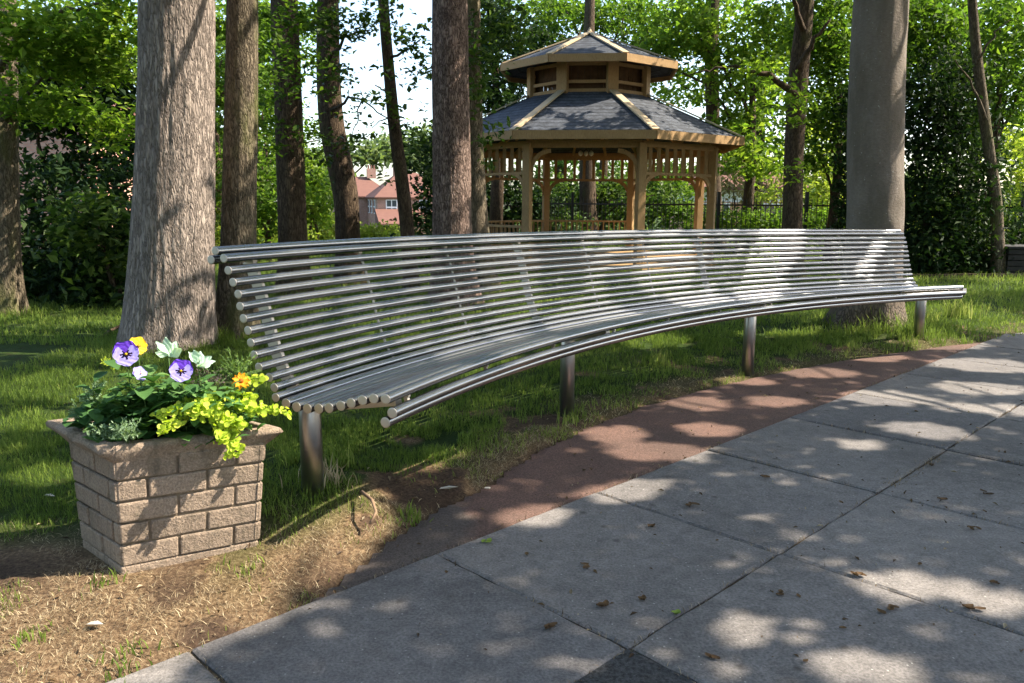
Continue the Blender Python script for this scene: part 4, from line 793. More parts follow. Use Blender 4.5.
# right evergreens
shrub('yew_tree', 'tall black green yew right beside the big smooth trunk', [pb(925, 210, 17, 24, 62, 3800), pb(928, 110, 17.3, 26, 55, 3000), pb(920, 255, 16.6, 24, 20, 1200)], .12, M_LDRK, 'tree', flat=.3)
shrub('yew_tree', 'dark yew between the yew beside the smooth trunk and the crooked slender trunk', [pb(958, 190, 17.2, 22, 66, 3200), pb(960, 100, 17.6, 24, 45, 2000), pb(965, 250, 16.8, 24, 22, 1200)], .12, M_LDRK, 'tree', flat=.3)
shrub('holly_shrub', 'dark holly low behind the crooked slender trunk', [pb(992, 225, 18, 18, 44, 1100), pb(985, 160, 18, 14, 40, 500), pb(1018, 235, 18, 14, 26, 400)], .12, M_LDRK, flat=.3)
ftree('mid green tree filling the upper right corner', (at(985, 220, 19)[0], 19), [pb(930, 25, 18, 30, 32, 1200), pb(1000, 30, 19, 34, 40, 1300), pb(965, 70, 18.5, 30, 22, 700), pb(1008, 95, 19, 24, 30, 600), pb(1040, 60, 19, 30, 60, 800)], .15, M_LMID, .1, tw=.3)
ftree('yellow green sunlit tree at the far right edge behind the railings', (at(1020, 220, 26)[0], 26), [pb(1015, 160, 26, 22, 42, 900), pb(1030, 220, 26, 30, 30, 700), pb(900, 205, 30, 60, 30, 900)], .2, M_LYEL, .12, tw=.35)
for lb, x0, bl, m_ in (('large bright backlit tree beyond the railings, right of the gazebo', 760, [pb(700, 20, 34, 60, 34, 2000), pb(780, 60, 34, 60, 44, 2400), pb(850, 30, 34, 60, 44, 2200), pb(680, 85, 34, 34, 22, 700), pb(760, 130, 34, 50, 30, 1300), pb(840, 130, 34, 40, 40, 1500)], M_LBRT),
                       ('large backlit tree beyond the far right corner of the railings', 980, [pb(930, 30, 32, 50, 44, 2600), pb(1000, 40, 32, 60, 50, 3000), pb(1000, 120, 32, 40, 36, 1300), pb(1060, 100, 32, 50, 70, 1500), pb(890, 60, 32, 30, 50, 900)], M_LMID),
                       ('large bright backlit tree beyond the lawn, behind the mossy slim trunk', 250, [pb(240, 40, 36, 50, 50, 2800), pb(225, 120, 36, 36, 50, 1700), pb(275, 130, 36, 34, 50, 1500), pb(300, 40, 36, 30, 34, 700), pb(320, 140, 36, 20, 26, 300)], M_LBRT),
                       ('large tree above the roof of the pink brick house', 60, [pb(20, 30, 34, 50, 50, 2200), pb(90, 30, 34, 50, 50, 2400), pb(130, 80, 34, 36, 60, 1200)], M_LBRT),
                       ('large backlit tree straight behind the gazebo', 560, [pb(520, 20, 38, 50, 34, 1900), pb(600, 0, 38, 60, 30, 1600), pb(655, 25, 38, 36, 26, 900), pb(480, 60, 38, 24, 60, 900), pb(600, 185, 36, 110, 36, 3200)], M_LMID)):
    ftree(lb, (at(x0, 220, bl[0][1] if False else 34)[0], 35.), bl, .24, m_, .25, tw=.4)
# far band of trees closing the view
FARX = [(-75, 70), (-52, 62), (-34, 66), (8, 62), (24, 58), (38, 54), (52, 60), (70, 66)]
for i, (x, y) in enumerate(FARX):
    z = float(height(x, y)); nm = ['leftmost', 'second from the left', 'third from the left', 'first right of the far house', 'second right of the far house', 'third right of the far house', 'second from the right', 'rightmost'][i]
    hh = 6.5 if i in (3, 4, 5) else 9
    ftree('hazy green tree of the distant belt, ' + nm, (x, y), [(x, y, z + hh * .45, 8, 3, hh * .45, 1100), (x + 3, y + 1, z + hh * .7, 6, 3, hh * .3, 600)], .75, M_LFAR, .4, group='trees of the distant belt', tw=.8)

# low branches hanging into the view from the nearer trees
add_crown('T0', [pb(40, 30, 9.5, 60, 26, 1500), pb(95, 60, 9.8, 40, 24, 900), pb(25, 95, 10, 36, 22, 550), pb(80, 110, 10.3, 44, 18, 420), pb(118, 20, 9.6, 30, 22, 500), pb(120, 130, 10.4, 24, 20, 240)], .105, M_LBRT, flat=.75, tw=.22)
add_limbs('T0', [(at(0, 70, 10), at(40, 22, 9.7), .045, .02, .1), (at(40, 22, 9.7), at(110, 5, 9.6), .03, .012, .05), (at(5, 120, 10), at(95, 60, 9.9), .03, .008, .1)])
add_crown('T2', [pb(225, 40, 8.9, 12, 40, 120), pb(262, 60, 9.4, 14, 40, 150)], .08, M_LMID, flat=.7, tw=.12)
add_crown('T3', [pb(285, 15, 11.5, 30, 16, 320), pb(292, 70, 11.6, 26, 26, 320), pb(268, 120, 11.8, 16, 30, 200), pb(305, 125, 11.8, 14, 20, 60)], .1, M_LMID, flat=.75, tw=.17)
add_crown('T4', [pb(342, 22, 12.6, 34, 18, 420), pb(330, 70, 12.6, 26, 24, 260), pb(372, 105, 12.6, 28, 16, 150), pb(350, 135, 12.6, 28, 14, 130), pb(385, 165, 12.4, 14, 10, 26), pb(318, 160, 12.8, 12, 30, 120), pb(405, 120, 12.6, 10, 14, 40)], .1, M_LDMD, flat=.75, tw=.15)
add_limbs('T4', [(at(332, 110, 13.8), at(362, 100, 12.8), .03, .012, .05), (at(362, 100, 12.8), at(400, 128, 12.5), .014, .006, .0), (at(362, 100, 12.8), at(352, 140, 12.5), .012, .005, .0), (at(328, 60, 13.8), at(370, 30, 12.8), .03, .012, .1)])
add_crown('T5', [pb(385, 12, 12.2, 26, 14, 170), pb(412, 30, 12.2, 24, 20, 160), pb(418, 75, 12.2, 16, 26, 170), pb(390, 62, 12.2, 14, 10, 40)], .1, M_LDMD, flat=.75, tw=.15)
add_limbs('T5', [(at(388, 60, 13), at(420, 40, 12.4), .025, .01, .0), (at(392, 100, 13), at(375, 85, 12.6), .02, .008, .1), (at(395, 120, 13), at(372, 128, 12.4), .015, .005, .1)])
add_crown('T7', [pb(478, 60, 12.4, 14, 46, 380), pb(490, 140, 12.6, 12, 30, 110), pb(500, 25, 12.3, 22, 20, 240)], .1, M_LDMD, flat=.6, tw=.15)
add_limbs('T9', [(at(797, 95, 15.3), at(725, 68, 15), .07, .025, .12), (at(796, 70, 15.3), at(830, 20, 15), .06, .02, .05), (at(725, 68, 15), at(690, 75, 15), .025, .01, .05), (at(803, 30, 15.3), at(790, -10, 15), .06, .03, .0)])
add_crown('T9', [pb(800, 100, 14.8, 22, 24, 200), pb(760, 58, 14.8, 30, 14, 150), pb(790, 170, 14.8, 16, 14, 60)], .11, M_LBRT, flat=.7, tw=.16)
add_limbs('T11', [(at(986, 120, 16.2), at(955, 60, 16), .03, .01, .1), (at(978, 60, 16.2), at(1010, 20, 16), .025, .01, .1)])
add_limbs('T13', [(at(712, 60, 25), at(700, 0, 25), .1, .05, .0), (at(713, 90, 25), at(760, 50, 24.5), .07, .03, .05)])

# ------------------------------------------------------------------ unseen overhead canopy, leaves placed to cast the dappled shade
SHX = SD[0] / SD[2]; SHY = SD[1] / SD[2]
def shadow_xy(P): P = np.atleast_2d(P); return np.c_[P[:, 0] - P[:, 2] * SHX, P[:, 1] - P[:, 2] * SHY]
def zoneP(x, y, Z, rx, ry): p = gnd(x, y, Z); q = gnd(x + rx, y, Z); r = gnd(x, y - ry, Z); s = shadow_xy([[*p[:2], Z]])[0]; return (s[0], s[1], abs(q[0] - p[0]), abs(r[1] - p[1]))
def zoneW(x, y, z, rx, ry): s = shadow_xy([[x, y, z]])[0]; return (s[0], s[1], rx, ry)
ZN = [zoneP(60, 650, 0, 130, 40), zoneP(180, 610, 0, 110, 26), zoneP(290, 560, 0, 70, 22), zoneP(365, 505, .1, 40, 14),
      zoneW(-1.3, 3.06, .3, .42, .32), zoneW(-1.5, 3.2, .65, .5, .3), zoneW(-1.2, 3.1, .55, .35, .3),
      zoneP(75, 387, 0, 85, 14), zoneP(40, 330, 0, 60, 6), zoneP(110, 332, 0, 30, 5), zoneP(30, 425, 0, 40, 8), zoneP(50, 478, 0, 36, 6), zoneP(90, 352, 0, 30, 3), zoneP(380, 330, 0, 50, 8), zoneP(560, 318, 0, 60, 6), zoneP(470, 375, 0, 24, 5), zoneP(690, 360, 0, 26, 5), zoneP(380, 450, .05, 30, 7), zoneP(450, 348, 0, 30, 5), zoneP(650, 345, 0, 34, 7), zoneP(600, 335, 0, 30, 4), zoneP(310, 440, .1, 26, 6), zoneP(520, 395, 0, 30, 5),
      zoneP(960, 318, 0, 62, 12), zoneP(850, 325, .05, 40, 7), zoneP(1000, 290, 0, 40, 4), zoneP(770, 335, 0, 40, 4), zoneP(930, 343, 0, 50, 5),
      zoneP(699, 403, 0, 24, 5), zoneP(775, 401, 0, 20, 4), zoneP(614, 433, 0, 26, 6), zoneP(709, 429, 0, 26, 5), zoneP(661, 451, 0, 44, 6), zoneP(614, 495, 0, 22, 7), zoneP(926, 430, 0, 28, 6), zoneP(884, 398, 0, 36, 6),
      zoneP(985, 365, 0, 46, 6), zoneP(980, 388, 0, 44, 5), zoneP(900, 585, 0, 32, 9), zoneP(865, 670, 0, 40, 8), zoneP(742, 628, 0, 16, 7), zoneP(538, 516, 0, 22, 8), zoneP(640, 486, 0, 20, 5), zoneP(990, 602, 0, 20, 8), zoneP(1010, 410, 0, 30, 4), zoneP(960, 408, 0, 24, 3), zoneP(860, 445, 0, 16, 3), zoneP(820, 372, 0, 34, 4), zoneP(745, 380, 0, 24, 3),
      zoneP(500, 345, .64, 50, 14), zoneP(420, 385, .64, 40, 13), zoneP(580, 322, .64, 30, 6), zoneP(730, 302, .64, 40, 4), zoneP(640, 315, .64, 30, 4), zoneP(930, 291, .64, 30, 3)]
for xx, yy, rr in ((505, 290, .26), (515, 255, .24), (500, 240, .2), (655, 270, .26), (660, 300, .2), (600, 245, .2), (350, 270, .14), (280, 330, .14), (330, 390, .12), (440, 330, .16), (788, 262, .12), (860, 286, .06), (420, 240, .2), (300, 252, .2)):
    a = None; best = None
    for aa in np.linspace(BT0, BT1, 160):
        q = np.array(bp(aa, .75, .95)); z = 1.24 - (yy - 232) / 60 * .5; q = np.array(bp(aa, .75, max(.65, min(1.24, z)))); e = abs(projn(q)[0][0] - xx)
        if best is None or e < best[0]: best = (e, q)
    ZN.append(zoneW(*best[1], rr, rr * .8))
# gazebo roof patches, trunk patches, posts
for (x, y, Y, r) in ((598, 115, 18, .35), (545, 128, 17, .3), (660, 118, 17.6, .25), (580, 50, 19, .5), (560, 100, 18.4, .2), (690, 130, 17.5, .3), (620, 56, 18, .4), (523, 200, 17.2, .25), (349, 200, 14, .3), (456, 180, 11.2, .35), (243, 108, 8.6, .22), (5, 200, 10.2, .5), (5, 280, 10.2, .3), (212, 250, 8.1, .15), (214, 80, 8.1, .15)):
    p = at(x, y, Y); ZN.append(zoneW(p[0], p[1], p[2], r, r * .8))
ZN = np.array(ZN)
step_ = .33; qx, qy = np.meshgrid(np.arange(-11, 8.5, step_), np.arange(.6, 24.5, step_)); mk = (qy < 15.5) | ((qx > -7.5) & (qx < 2.2)); qx, qy = qx[mk], qy[mk]; qx = qx.ravel() + RNG.uniform(-.17, .17, qx.size); qy = qy.ravel() + RNG.uniform(-.17, .17, qy.size)
lit = np.zeros(qx.size, bool)
for zx, zy, rx, ry in ZN: lit |= ((qx - zx) / (rx * .8)) ** 2 + ((qy - zy) / (ry * .8)) ** 2 < 1
lit |= (fbm(qx * 1.5, qy * 1.5, 0, 3, 77) > np.where((edge_sd(qx, qy) < 0) & (qy < 6), .9, .66)); lit |= (edge_sd(qx, qy) > .5) & (qy > 4.5) & ~((qx > 2) & (qy < 10.5)) & (fbm(qx * 1.2, qy * 2.2, 0, 3, 80) > np.where(qy > 7, .46, .52)); lit |= (qy > 15) & (fbm(qx * 1.3, qy * 1.3, 0, 3, 78) > .56)
lit |= (qx < -5) & (fbm(qx, qy, 1, 3, 79) > .47)
qx, qy = qx[~lit], qy[~lit]
hz = RNG.uniform(5.0, 9.5, len(qx)); P3 = np.c_[qx + hz * SHX, qy + hz * SHY, hz]
for _ in range(12):
    pr = projn(P3 - np.array([0, 0, .35])); vis = (pr[:, 2] > 0) & (pr[:, 1] > -30) & (pr[:, 0] > -60) & (pr[:, 0] < 1084); hz = np.where(vis, hz + .8, hz); P3 = np.c_[qx + hz * SHX, qy + hz * SHY, hz]
pr = projn(P3 - np.array([0, 0, .35])); vis = (pr[:, 2] > 0) & (pr[:, 1] > -20) & (pr[:, 0] > -40) & (pr[:, 0] < 1064); P3 = P3[~vis]
OFF = [('O1', (9.2, 4.5)), ('O2', (6.6, .9)), ('O3', (13.5, 12.6)), ('O4', (13.0, 3.2)), ('O5', (17.5, 14.5))]  # unseen trees added right of the view to carry the shading leaves
for i, (k_, (x, y)) in enumerate(OFF):
    tree(k_, (x, y, 0), [(x, y, 2.5), (x + .1, y + .1, 5)], [.32, .26, .22], M_BARKM, ['beech standing to the right of the paving, nearest the bench', 'beech standing close to the right of the viewer', 'beech standing beyond the right end of the bench, out to the right', 'beech standing farthest to the right of the paving', 'beech standing on the lawn far out to the right'][i], name='beech_tree', nr=24, step=.2, extra_top=(x, y, 9, .1), group='trees shading the paving')
keys = ['T0', 'T1', 'T2', 'T3', 'T4', 'T6', 'T7', 'T8', 'T9', 'T10', 'T11', 'T13'] + [k_ for k_, _ in OFF]; kb = np.array([TREES[k_]['top'][:2] for k_ in keys]); asg = np.argmin(((P3[:, None, :2] - kb[None]) ** 2).sum(-1), 1)
for i, k_ in enumerate(keys):
    p = P3[asg == i]
    if not len(p): continue
    per = 74; C = np.repeat(p, per, 0) + RNG.normal(size=(len(p) * per, 3)) * np.array([.19, .19, .13]); sx_ = shadow_xy(C); bad = np.zeros(len(C), bool)
    for zx, zy, rx, ry in ZN: bad |= ((sx_[:, 0] - zx) / (rx + .07)) ** 2 + ((sx_[:, 1] - zy) / (ry + .07)) ** 2 < 1
    C = C[~bad]; N_ = RNG.normal(size=C.shape) * .5 + np.array([.35, 0, 1]); V, F = leaves(C, N_, .135, .6)  # crown shaped for light: leaves that would shade a sun patch are dropped
    obj('crown', mesh('crown', V, F, M_LMID), TREES[k_]['o'])
    if k_ in ('T8', 'T9', 'T11', 'T13'): continue
    top = np.array(TREES[k_]['top']); mb = MB(); sel = p[RNG.permutation(len(p))[:min(16, len(p))]]; basez = 4.6
    for q in sel:
        s0 = top.copy(); s0[2] = min(top[2], max(basez, q[2] - 1.0)); limb(mb, s0, q, .05, .012, .05, 6)
    mb.obj('branch', TREES[k_]['mat'], TREES[k_]['o'], True)

for i, (x, y, lb) in enumerate(((-7.5, -5.5, 'leftmost of the trees behind the viewer'), (-1, -9, 'tree straight behind the viewer, leaves down to head height'), (6, -8, 'tree behind the viewer to the right, across the paving'), (13, -4, 'rightmost of the trees behind the viewer'), (-10.5, 2.0, 'tree on the lawn left of the viewer'))):
    ftree(lb, (x, y), [(x, y, 4.6, 3.6, 3.2, 3.0, 2600), (x + 1.5, y + .5, 7.5, 3, 3, 2.2, 1500)], .3, M_LMID, .3, group='trees round the viewer', tw=.5, bm=M_BARKM)  # out of view, added to cut sky light and reflections
# ------------------------------------------------------------------ grass
def grassmat(name, stops, tr=.35):
    M = NT(name); at_ = M.n('ShaderNodeAttribute', attribute_name='tint'); c = M.ramp(at_.outputs['Fac'], stops); M.col(c, .6, .2); t = M.n('ShaderNodeBsdfTranslucent'); M.l(c, t.inputs[0]); mx = M.n('ShaderNodeMixShader'); mx.inputs[0].default_value = tr
    M.l(M.b.outputs[0], mx.inputs[1]); M.l(t.outputs[0], mx.inputs[2]); M.l(mx.outputs[0], M.out.inputs[0]); return M.m
M_GR_ = 0; M_GR = grassmat('grass_blade', [(0, (.06, .095, .014)), (.35, (.12, .19, .028)), (.7, (.22, .29, .05)), (1, (.36, .37, .11))], .5)
M_SW = grassmat('straw_blade', [(0, (.08, .052, .03)), (.5, (.32, .24, .14)), (1, (.6, .5, .32))], .25)
def scatter(n, x0, x1, y0, y1): return RNG.uniform(x0, x1, n), RNG.uniform(y0, y1, n)
def blades(X, Y, Z, hgt, wid, lean, tint):
    n = len(X); az = RNG.uniform(0, 2 * np.pi, n); fa = RNG.uniform(0, 2 * np.pi, n); dx, dy = np.cos(az), np.sin(az); wx, wy = np.cos(fa) * wid / 2, np.sin(fa) * wid / 2
    ln = lean * hgt; h2 = hgt * np.sqrt(np.clip(1 - lean ** 2, .02, 1)); P = np.stack([np.c_[X - wx, Y - wy, Z], np.c_[X + wx, Y + wy, Z], np.c_[X + dx * ln * .35 + wx * .8, Y + dy * ln * .35 + wy * .8, Z + h2 * .6], np.c_[X + dx * ln * .35 - wx * .8, Y + dy * ln * .35 - wy * .8, Z + h2 * .6], np.c_[X + dx * ln, Y + dy * ln, Z + h2]], 1)
    i = np.arange(n) * 5; V = P.reshape(-1, 3); F4 = np.c_[i, i + 1, i + 2, i + 3]; F3 = np.c_[i + 3, i + 2, i + 4, i + 4]; return V, F4, np.c_[i + 3, i + 2, i + 4], np.repeat(tint, 5)
def blade_obj(name, parts, mat):
    Vs, Fs, Ts = [], [], []; o = 0
    for V, F4, F3, t in parts:
        tri = np.concatenate([F4[:, [0, 1, 2]], F4[:, [0, 2, 3]], F3]) + o; Vs.append(V); Fs.append(tri); Ts.append(t); o += len(V)
    return obj(name, mesh(name, np.concatenate(Vs), np.concatenate(Fs), mat, False, col=np.concatenate(Ts)), kind='stuff')
gp, sp = [], []
for (n, x0, x1, y0, y1, hh, ww) in ((90000, -3.2, 1.2, 1.7, 5.2, .05, .0032), (110000, -4.4, 5.2, 4.5, 9, .062, .005), (90000, -8.5, 9.5, 8, 13.5, .08, .009), (60000, -12, 14, 13, 20, .1, .014), (40000, -20, 18, 19, 34, .13, .03)):
    X, Y = scatter(n, x0, x1, y0, y1); pr = projn(np.c_[X, Y, X * 0]); m = (pr[:, 0] > -30) & (pr[:, 0] < 1054) & (pr[:, 1] < 720); X, Y = X[m], Y[m]; sdv = edge_sd(X, Y); m = sdv > .01; X, Y, sdv = X[m], Y[m], sdv[m]
    m = ~((np.abs((X + 1.45)) < .38) & (np.abs(Y - 3.2 - (X + 1.45) * .0) < .22)); X, Y, sdv = X[m], Y[m], sdv[m]
    Z = height(X, Y, sdv) - .004; d, soil = dryness(X, Y, sdv); pat = fbm(X * 1.3, Y * 1.3, 0, 3, 41); clump = fbm(X * 5, Y * 5, 0, 3, 42)
    keep = RNG.random(len(X)) > np.clip(d * 1.0 + soil, 0, .96) ; keep &= clump > .30 + .2 * d
    wd_ = fbm(X * 2.6, Y * 2.6, 0, 3, 88); keep |= (d > .3) & (wd_ > .55) & (RNG.random(len(X)) < .5); g_ = keep; H = hh * RNG.uniform(.5, 1.35, len(X)) * (.55 + .9 * clump) * (1 - .35 * d)
    for (lx, ly), z in LEGS: H = H * (1 + .9 * np.exp(-((X - lx) ** 2 + (Y - ly) ** 2) / .2 ** 2))
    for q_ in TREES.values(): H = H * (1 + .9 * np.exp(-((X - q_['base'][0]) ** 2 + (Y - q_['base'][1]) ** 2) / .55 ** 2))
    H = H * (1 + 1.0 * np.exp(-((X - 4.6) ** 2 + (Y - 9.2) ** 2) / .8 ** 2))
    tint = np.clip(.12 + .75 * pat + RNG.normal(0, .14, len(X)) + .35 * d, 0, 1); gp.append(blades(X[g_], Y[g_], Z[g_], H[g_], ww * RNG.uniform(.7, 1.3, g_.sum()), RNG.uniform(.1, .75, g_.sum()), tint[g_]))
    s_ = (RNG.random(len(X)) < np.clip(d * 1.3 - soil, 0, 1) * (.9 if y0 < 8 else .5)); sp.append(blades(X[s_], Y[s_], Z[s_] + .004, .036 * RNG.uniform(.4, 1.3, s_.sum()), ww * .8 * RNG.uniform(.6, 1.2, s_.sum()), RNG.uniform(.75, .998, s_.sum()), np.clip(RNG.normal(.5, .28, s_.sum()), 0, 1)))
# dense straw at the near left
X, Y = scatter(170000, -2.8, .6, 1.6, 5.0); sdv = edge_sd(X, Y); d, soil = dryness(X, Y, sdv); cl = fbm(X * 7, Y * 7, 0, 3, 55); m = (sdv > -.01) & (RNG.random(len(X)) < d * 1.2 * sstep(.36, .5, cl)) & (soil < .5)
X, Y, sdv = X[m], Y[m], sdv[m]; sp.append(blades(X, Y, height(X, Y, sdv) + .003, RNG.uniform(.006, .028, len(X)), RNG.uniform(.001, .0021, len(X)), RNG.uniform(.6, .998, len(X)), np.clip(RNG.normal(.5, .3, len(X)) + 1.2 * (fbm(X * 9, Y * 9, 0, 3, 58) - .47), 0, 1)))
blade_obj('grass', gp, M_GR); blade_obj('dry_grass', sp, M_SW)
# tall tufts
def tuft(x, y, n, h, spread, label, mat=M_GR, tint=.75, name='grass_tuft', cat='grass tuft'):
    p = gnd(x, y, .02); X = p[0] + RNG.normal(0, spread, n); Y = p[1] + RNG.normal(0, spread, n); Z = height(X, Y)
    V, F4, F3, t = blades(X, Y, Z, h * RNG.uniform(.5, 1.2, n), .006 + p[1] * .0004 + 0 * X, RNG.uniform(.1, .6, n), np.clip(RNG.normal(tint, .15, n), 0, 1)); tri = np.concatenate([F4[:, [0, 1, 2]], F4[:, [0, 2, 3]], F3])
    obj(name, mesh(name, V, tri, mat, False, col=t), None, label, cat)
tuft(660, 366, 60, .16, .05, 'tall pale grass tuft under the middle of the bench, left of the third leg')
tuft(958, 318, 130, .3, .13, 'tall bright grass tuft right of the far bench leg')
tuft(925, 322, 60, .2, .07, 'short sunlit tuft at the foot of the far bench leg')
tuft(880, 325, 160, .2, .16, 'long sunlit grass at the foot of the big smooth trunk')
tuft(338, 475, 60, .16, .05, 'wispy green tuft at the foot of the nearest bench leg', tint=.6)
tuft(410, 515, 50, .07, .04, 'small green weed tuft at the turf edge between planter and red strip', tint=.55)
tuft(330, 500, 60, .12, .06, 'dry straw tuft by the nearest bench leg', M_SW, .7)
tuft(568, 420, 40, .09, .04, 'green tuft growing at the foot of the second bench leg')
tuft(128, 655, 50, .05, .06, 'small clover patch on the dry turf at the lower left', tint=.45)
for (x, y, n_, h_, lb) in ((30, 640, 40, .04, 'low green weed at the bottom left corner of the photo'), (245, 575, 26, .05, 'little green weed beside the foot of the planter front'), (105, 590, 22, .05, 'thin green weed at the front corner of the planter foot'), (290, 470, 60, .1, 'leafy green weed between the planter and the nearest bench leg'), (430, 460, 40, .08, 'green weed in the shade in front of the bench nose')):
    tuft(x, y, n_, h_, .035, lb, tint=.55)
# litter: crumbs and flakes on the paving
X, Y = scatter(9000, -1.5, 8, 1.6, 9.5); sdv = edge_sd(X, Y); u_ = ((X - O0[0]) * E1[0] + (Y - O0[1]) * E1[1]) / SX; v_ = ((X - O0[0]) * E2[0] + (Y - O0[1]) * E2[1]) / SY
nj = np.minimum(np.abs(u_ - np.round(u_)), np.abs(v_ - np.round(v_))); m = (sdv < -.02) & ((nj < .02) | (RNG.random(len(X)) < .22)) ; X, Y = X[m], Y[m]; Z = .004 + 0 * X; X2, Y2 = scatter(9000, -2.8, 3.5, 1.6, 7.5); s2 = edge_sd(X2, Y2); d2, so2 = dryness(X2, Y2, s2); m = (s2 > 0) & (RNG.random(9000) < np.maximum(d2 * .7, so2)); X2, Y2 = X2[m], Y2[m]; X, Y, Z = np.r_[X, X2], np.r_[Y, Y2], np.r_[Z, height(X2, Y2) + RNG.uniform(.004, .022, len(X2))]
C = np.c_[X, Y, Z]; V, F = leaves(C, RNG.normal(size=C.shape) * .35 + np.array([0, 0, 1]), .015 * RNG.choice([.6, 1, 1.7], len(C)), .4, .15)
obj('leaf_litter', mesh('leaf_litter', V, F, leafmat('litter', (.05, .032, .02), (.13, .08, .04), (.4, .33, .22), .1)), kind='stuff')
X, Y = scatter(200000, -1.5, 8, 1.6, 9.5); u_ = ((X - O0[0]) * E1[0] + (Y - O0[1]) * E1[1]) / SX; v_ = ((X - O0[0]) * E2[0] + (Y - O0[1]) * E2[1]) / SY; nj = np.minimum(np.abs(u_ - np.round(u_)) * SX, np.abs(v_ - np.round(v_)) * SY)
m = (nj < np.where((u_ > .95) & (u_ < 2.1) & (np.abs(v_) < .06), .05, .012)) & (edge_sd(X, Y) < -.02) & (fbm(X * 3, Y * 3, 0, 3, 91) > .36) & (v_ < 1.02); X, Y = X[m], Y[m]
V, F4, F3, t = blades(X, Y, -.008 + 0 * X, RNG.uniform(.012, .034, len(X)), RNG.uniform(.002, .004, len(X)), RNG.uniform(.3, .98, len(X)), np.clip(RNG.normal(.35, .25, len(X)), 0, 1))
obj('joint_moss', mesh('joint_moss', V, np.concatenate([F4[:, [0, 1, 2]], F4[:, [0, 2, 3]], F3]), M_SW, False, col=t), kind='stuff')
# larger dead leaves and seed clusters, each its own thing
M_DL = leafmat('dead_leaf', (.06, .034, .018), (.13, .075, .035), (.24, .16, .08), .1)
def dead_leaf(x, y, s, label, group=None, mat=None):
    p = gnd(x, y, .004); mb = MB()
    for q in range(3 if s > .03 else 1):
        az = random.uniform(0, 6.28); ca, sa = math.cos(az), math.sin(az); o = np.array([random.gauss(0, s * .4), random.gauss(0, s * .4)]) if q else np.zeros(2); V = []
        for t_, w_ in ((-.5, .04), (-.25, .26), (.05, .32), (.3, .2), (.5, .03)):
            for sd_ in (-1, 0, 1): lx, ly = t_ * s, w_ * s * sd_; V.append((p[0] + o[0] + ca * lx - sa * ly, p[1] + o[1] + sa * lx + ca * ly, .006 + abs(sd_) * s * .12 + s * .25 * t_ * t_ + random.uniform(0, .003)))
        mb.add(V, [(i * 3 + j, i * 3 + j + 1, i * 3 + j + 4, i * 3 + j + 3) for i in range(4) for j in range(2)])
    o = mb.obj('dead_leaf', mat or M_DL, None, True, label=label, cat='dead leaf', group=group); return o
DLV = [(693, 505), (715, 541), (778, 593), (800, 597), (918, 565), (990, 583), (990, 495), (985, 512), (972, 528), (845, 629), (806, 662), (711, 657), (838, 503), (527, 555), (448, 573), (602, 606), (590, 262 + 306), (651, 527), (940, 500), (968, 608), (550, 626), (1000, 452), (930, 466), (765, 478), (856, 575), (640, 600), (890, 610)]
for x, y in DLV: dead_leaf(x + random.uniform(-3, 3), y, random.uniform(.02, .045), 'small curled brown dead leaf lying on the grey paving slabs', 'dead leaves on the grey slabs')
for x, y in ((591, 470), (640, 430), (700, 408), (760, 392), (672, 425), (575, 455)): dead_leaf(x, y, .03, 'small brown dead leaf lying on the red tarmac strip', 'dead leaves on the red strip')
M_GW = leafmat('fresh_leaf', (.2, .28, .05), (.25, .33, .06), None, .2)
dead_leaf(489, 541, .035, 'fallen yellow green leaf on the edge of the red tarmac strip', None, M_GW); dead_leaf(677, 614, .035, 'fallen yellow green leaf on the joint between two grey slabs', None, M_GW)
M_PL = plain('pale_bark', (.55, .5, .42), .8)
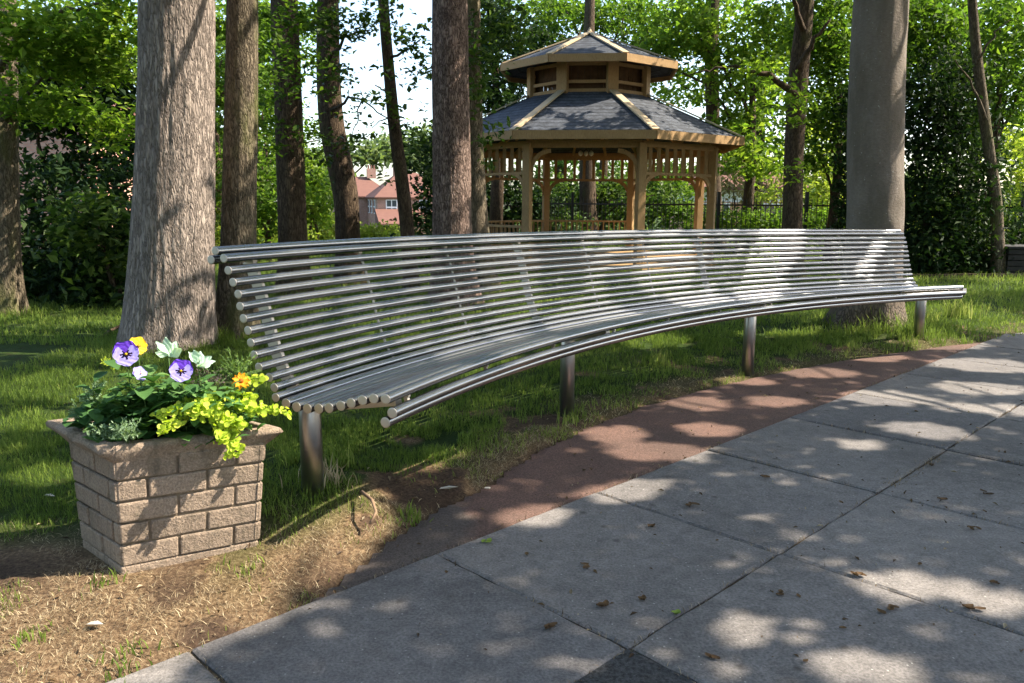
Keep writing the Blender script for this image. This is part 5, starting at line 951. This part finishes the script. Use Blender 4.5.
def chip(x, y, L, label):
    p = gnd(x, y, .03); z = float(height(p[0], p[1])); mb = MB(); a = random.uniform(-.6, .6); d = np.array([math.cos(a), math.sin(a), 0]); o = np.array([p[0], p[1], z + .018]); mb.add([o - d * L + np.array([0, -.01, 0]), o + np.array([0, -.016, .006]), o + d * L, o + np.array([0, .014, .004]), o - d * L * .8 + np.array([0, .01, 0]), o + np.array([0, 0, -.008])], [(0, 1, 2, 3, 4), (1, 0, 5), (2, 1, 5), (3, 2, 5), (4, 3, 5), (0, 4, 5)])
    mb.obj('bark_chip', M_PL, None, False, label=label, cat='bark chip')
chip(449, 487, .05, 'long pale bark chip on the turf beside the red strip'); chip(489, 481, .03, 'small pale bark chip right at the turf edge'); chip(518, 465, .025, 'smallest pale chip at the turf edge, farthest along the red strip'); chip(96, 626, .03, 'white scrap on the dry turf in front of the planter'); chip(50, 497, .035, 'pale chip on the lawn left of the planter')
def twig(pts, r, label, mat):
    mb = MB(); P = [gnd(x, y, z) for x, y, z in pts]; mb.tube(P, [r * (1 - .5 * i / len(P)) for i in range(len(P))], 7); mb.obj('fallen_twig', mat, None, True, label=label, cat='twig')
M_TW = plain('twig_bark', (.2, .13, .08), .9)
twig([(362, 492, .12), (372, 500, .14), (376, 512, .11), (370, 524, .07)], .009, 'pale curved dead stem on the turf by the nearest bench leg', M_TW)
twig([(100, 338, .04), (110, 331, .07), (122, 325, .12), (132, 322, .14)], .02, 'dark fallen branch lying on the lawn left of the thick trunk', M_BARKD)
# dark compost box far right
b0 = at(1026, 262, 16.3); t = thing('compost_box', (b0[0], 16.6, 0), 'dark slatted compost box at the right edge in front of the evergreens', 'box')
bz = float(height(b0[0], 16.6)); mb = MB()
for k in range(5): mb.box((b0[0], 16.6, bz + .06 + k * .115), (.86, .8, .1))
mb.obj('side_slats', plain('dark_wood', (.022, .02, .018), .85), t); mb = MB(); mb.box((b0[0], 16.6, bz + .61), (.92, .86, .04)); mb.obj('lid', plain('dark_lid', (.03, .028, .026), .8), t)
# low timber edging in front of the evergreens
mb = MB(); a = at(905, 279, 16.0); b = at(1030, 277, 16.2); mb.bar((a[0], a[1], .05), (b[0], b[1], .07), .1, .1); mb.obj('timber_edging', M_BARKD, None, False, label='dark timber edging along the foot of the right hand evergreens', cat='edging')
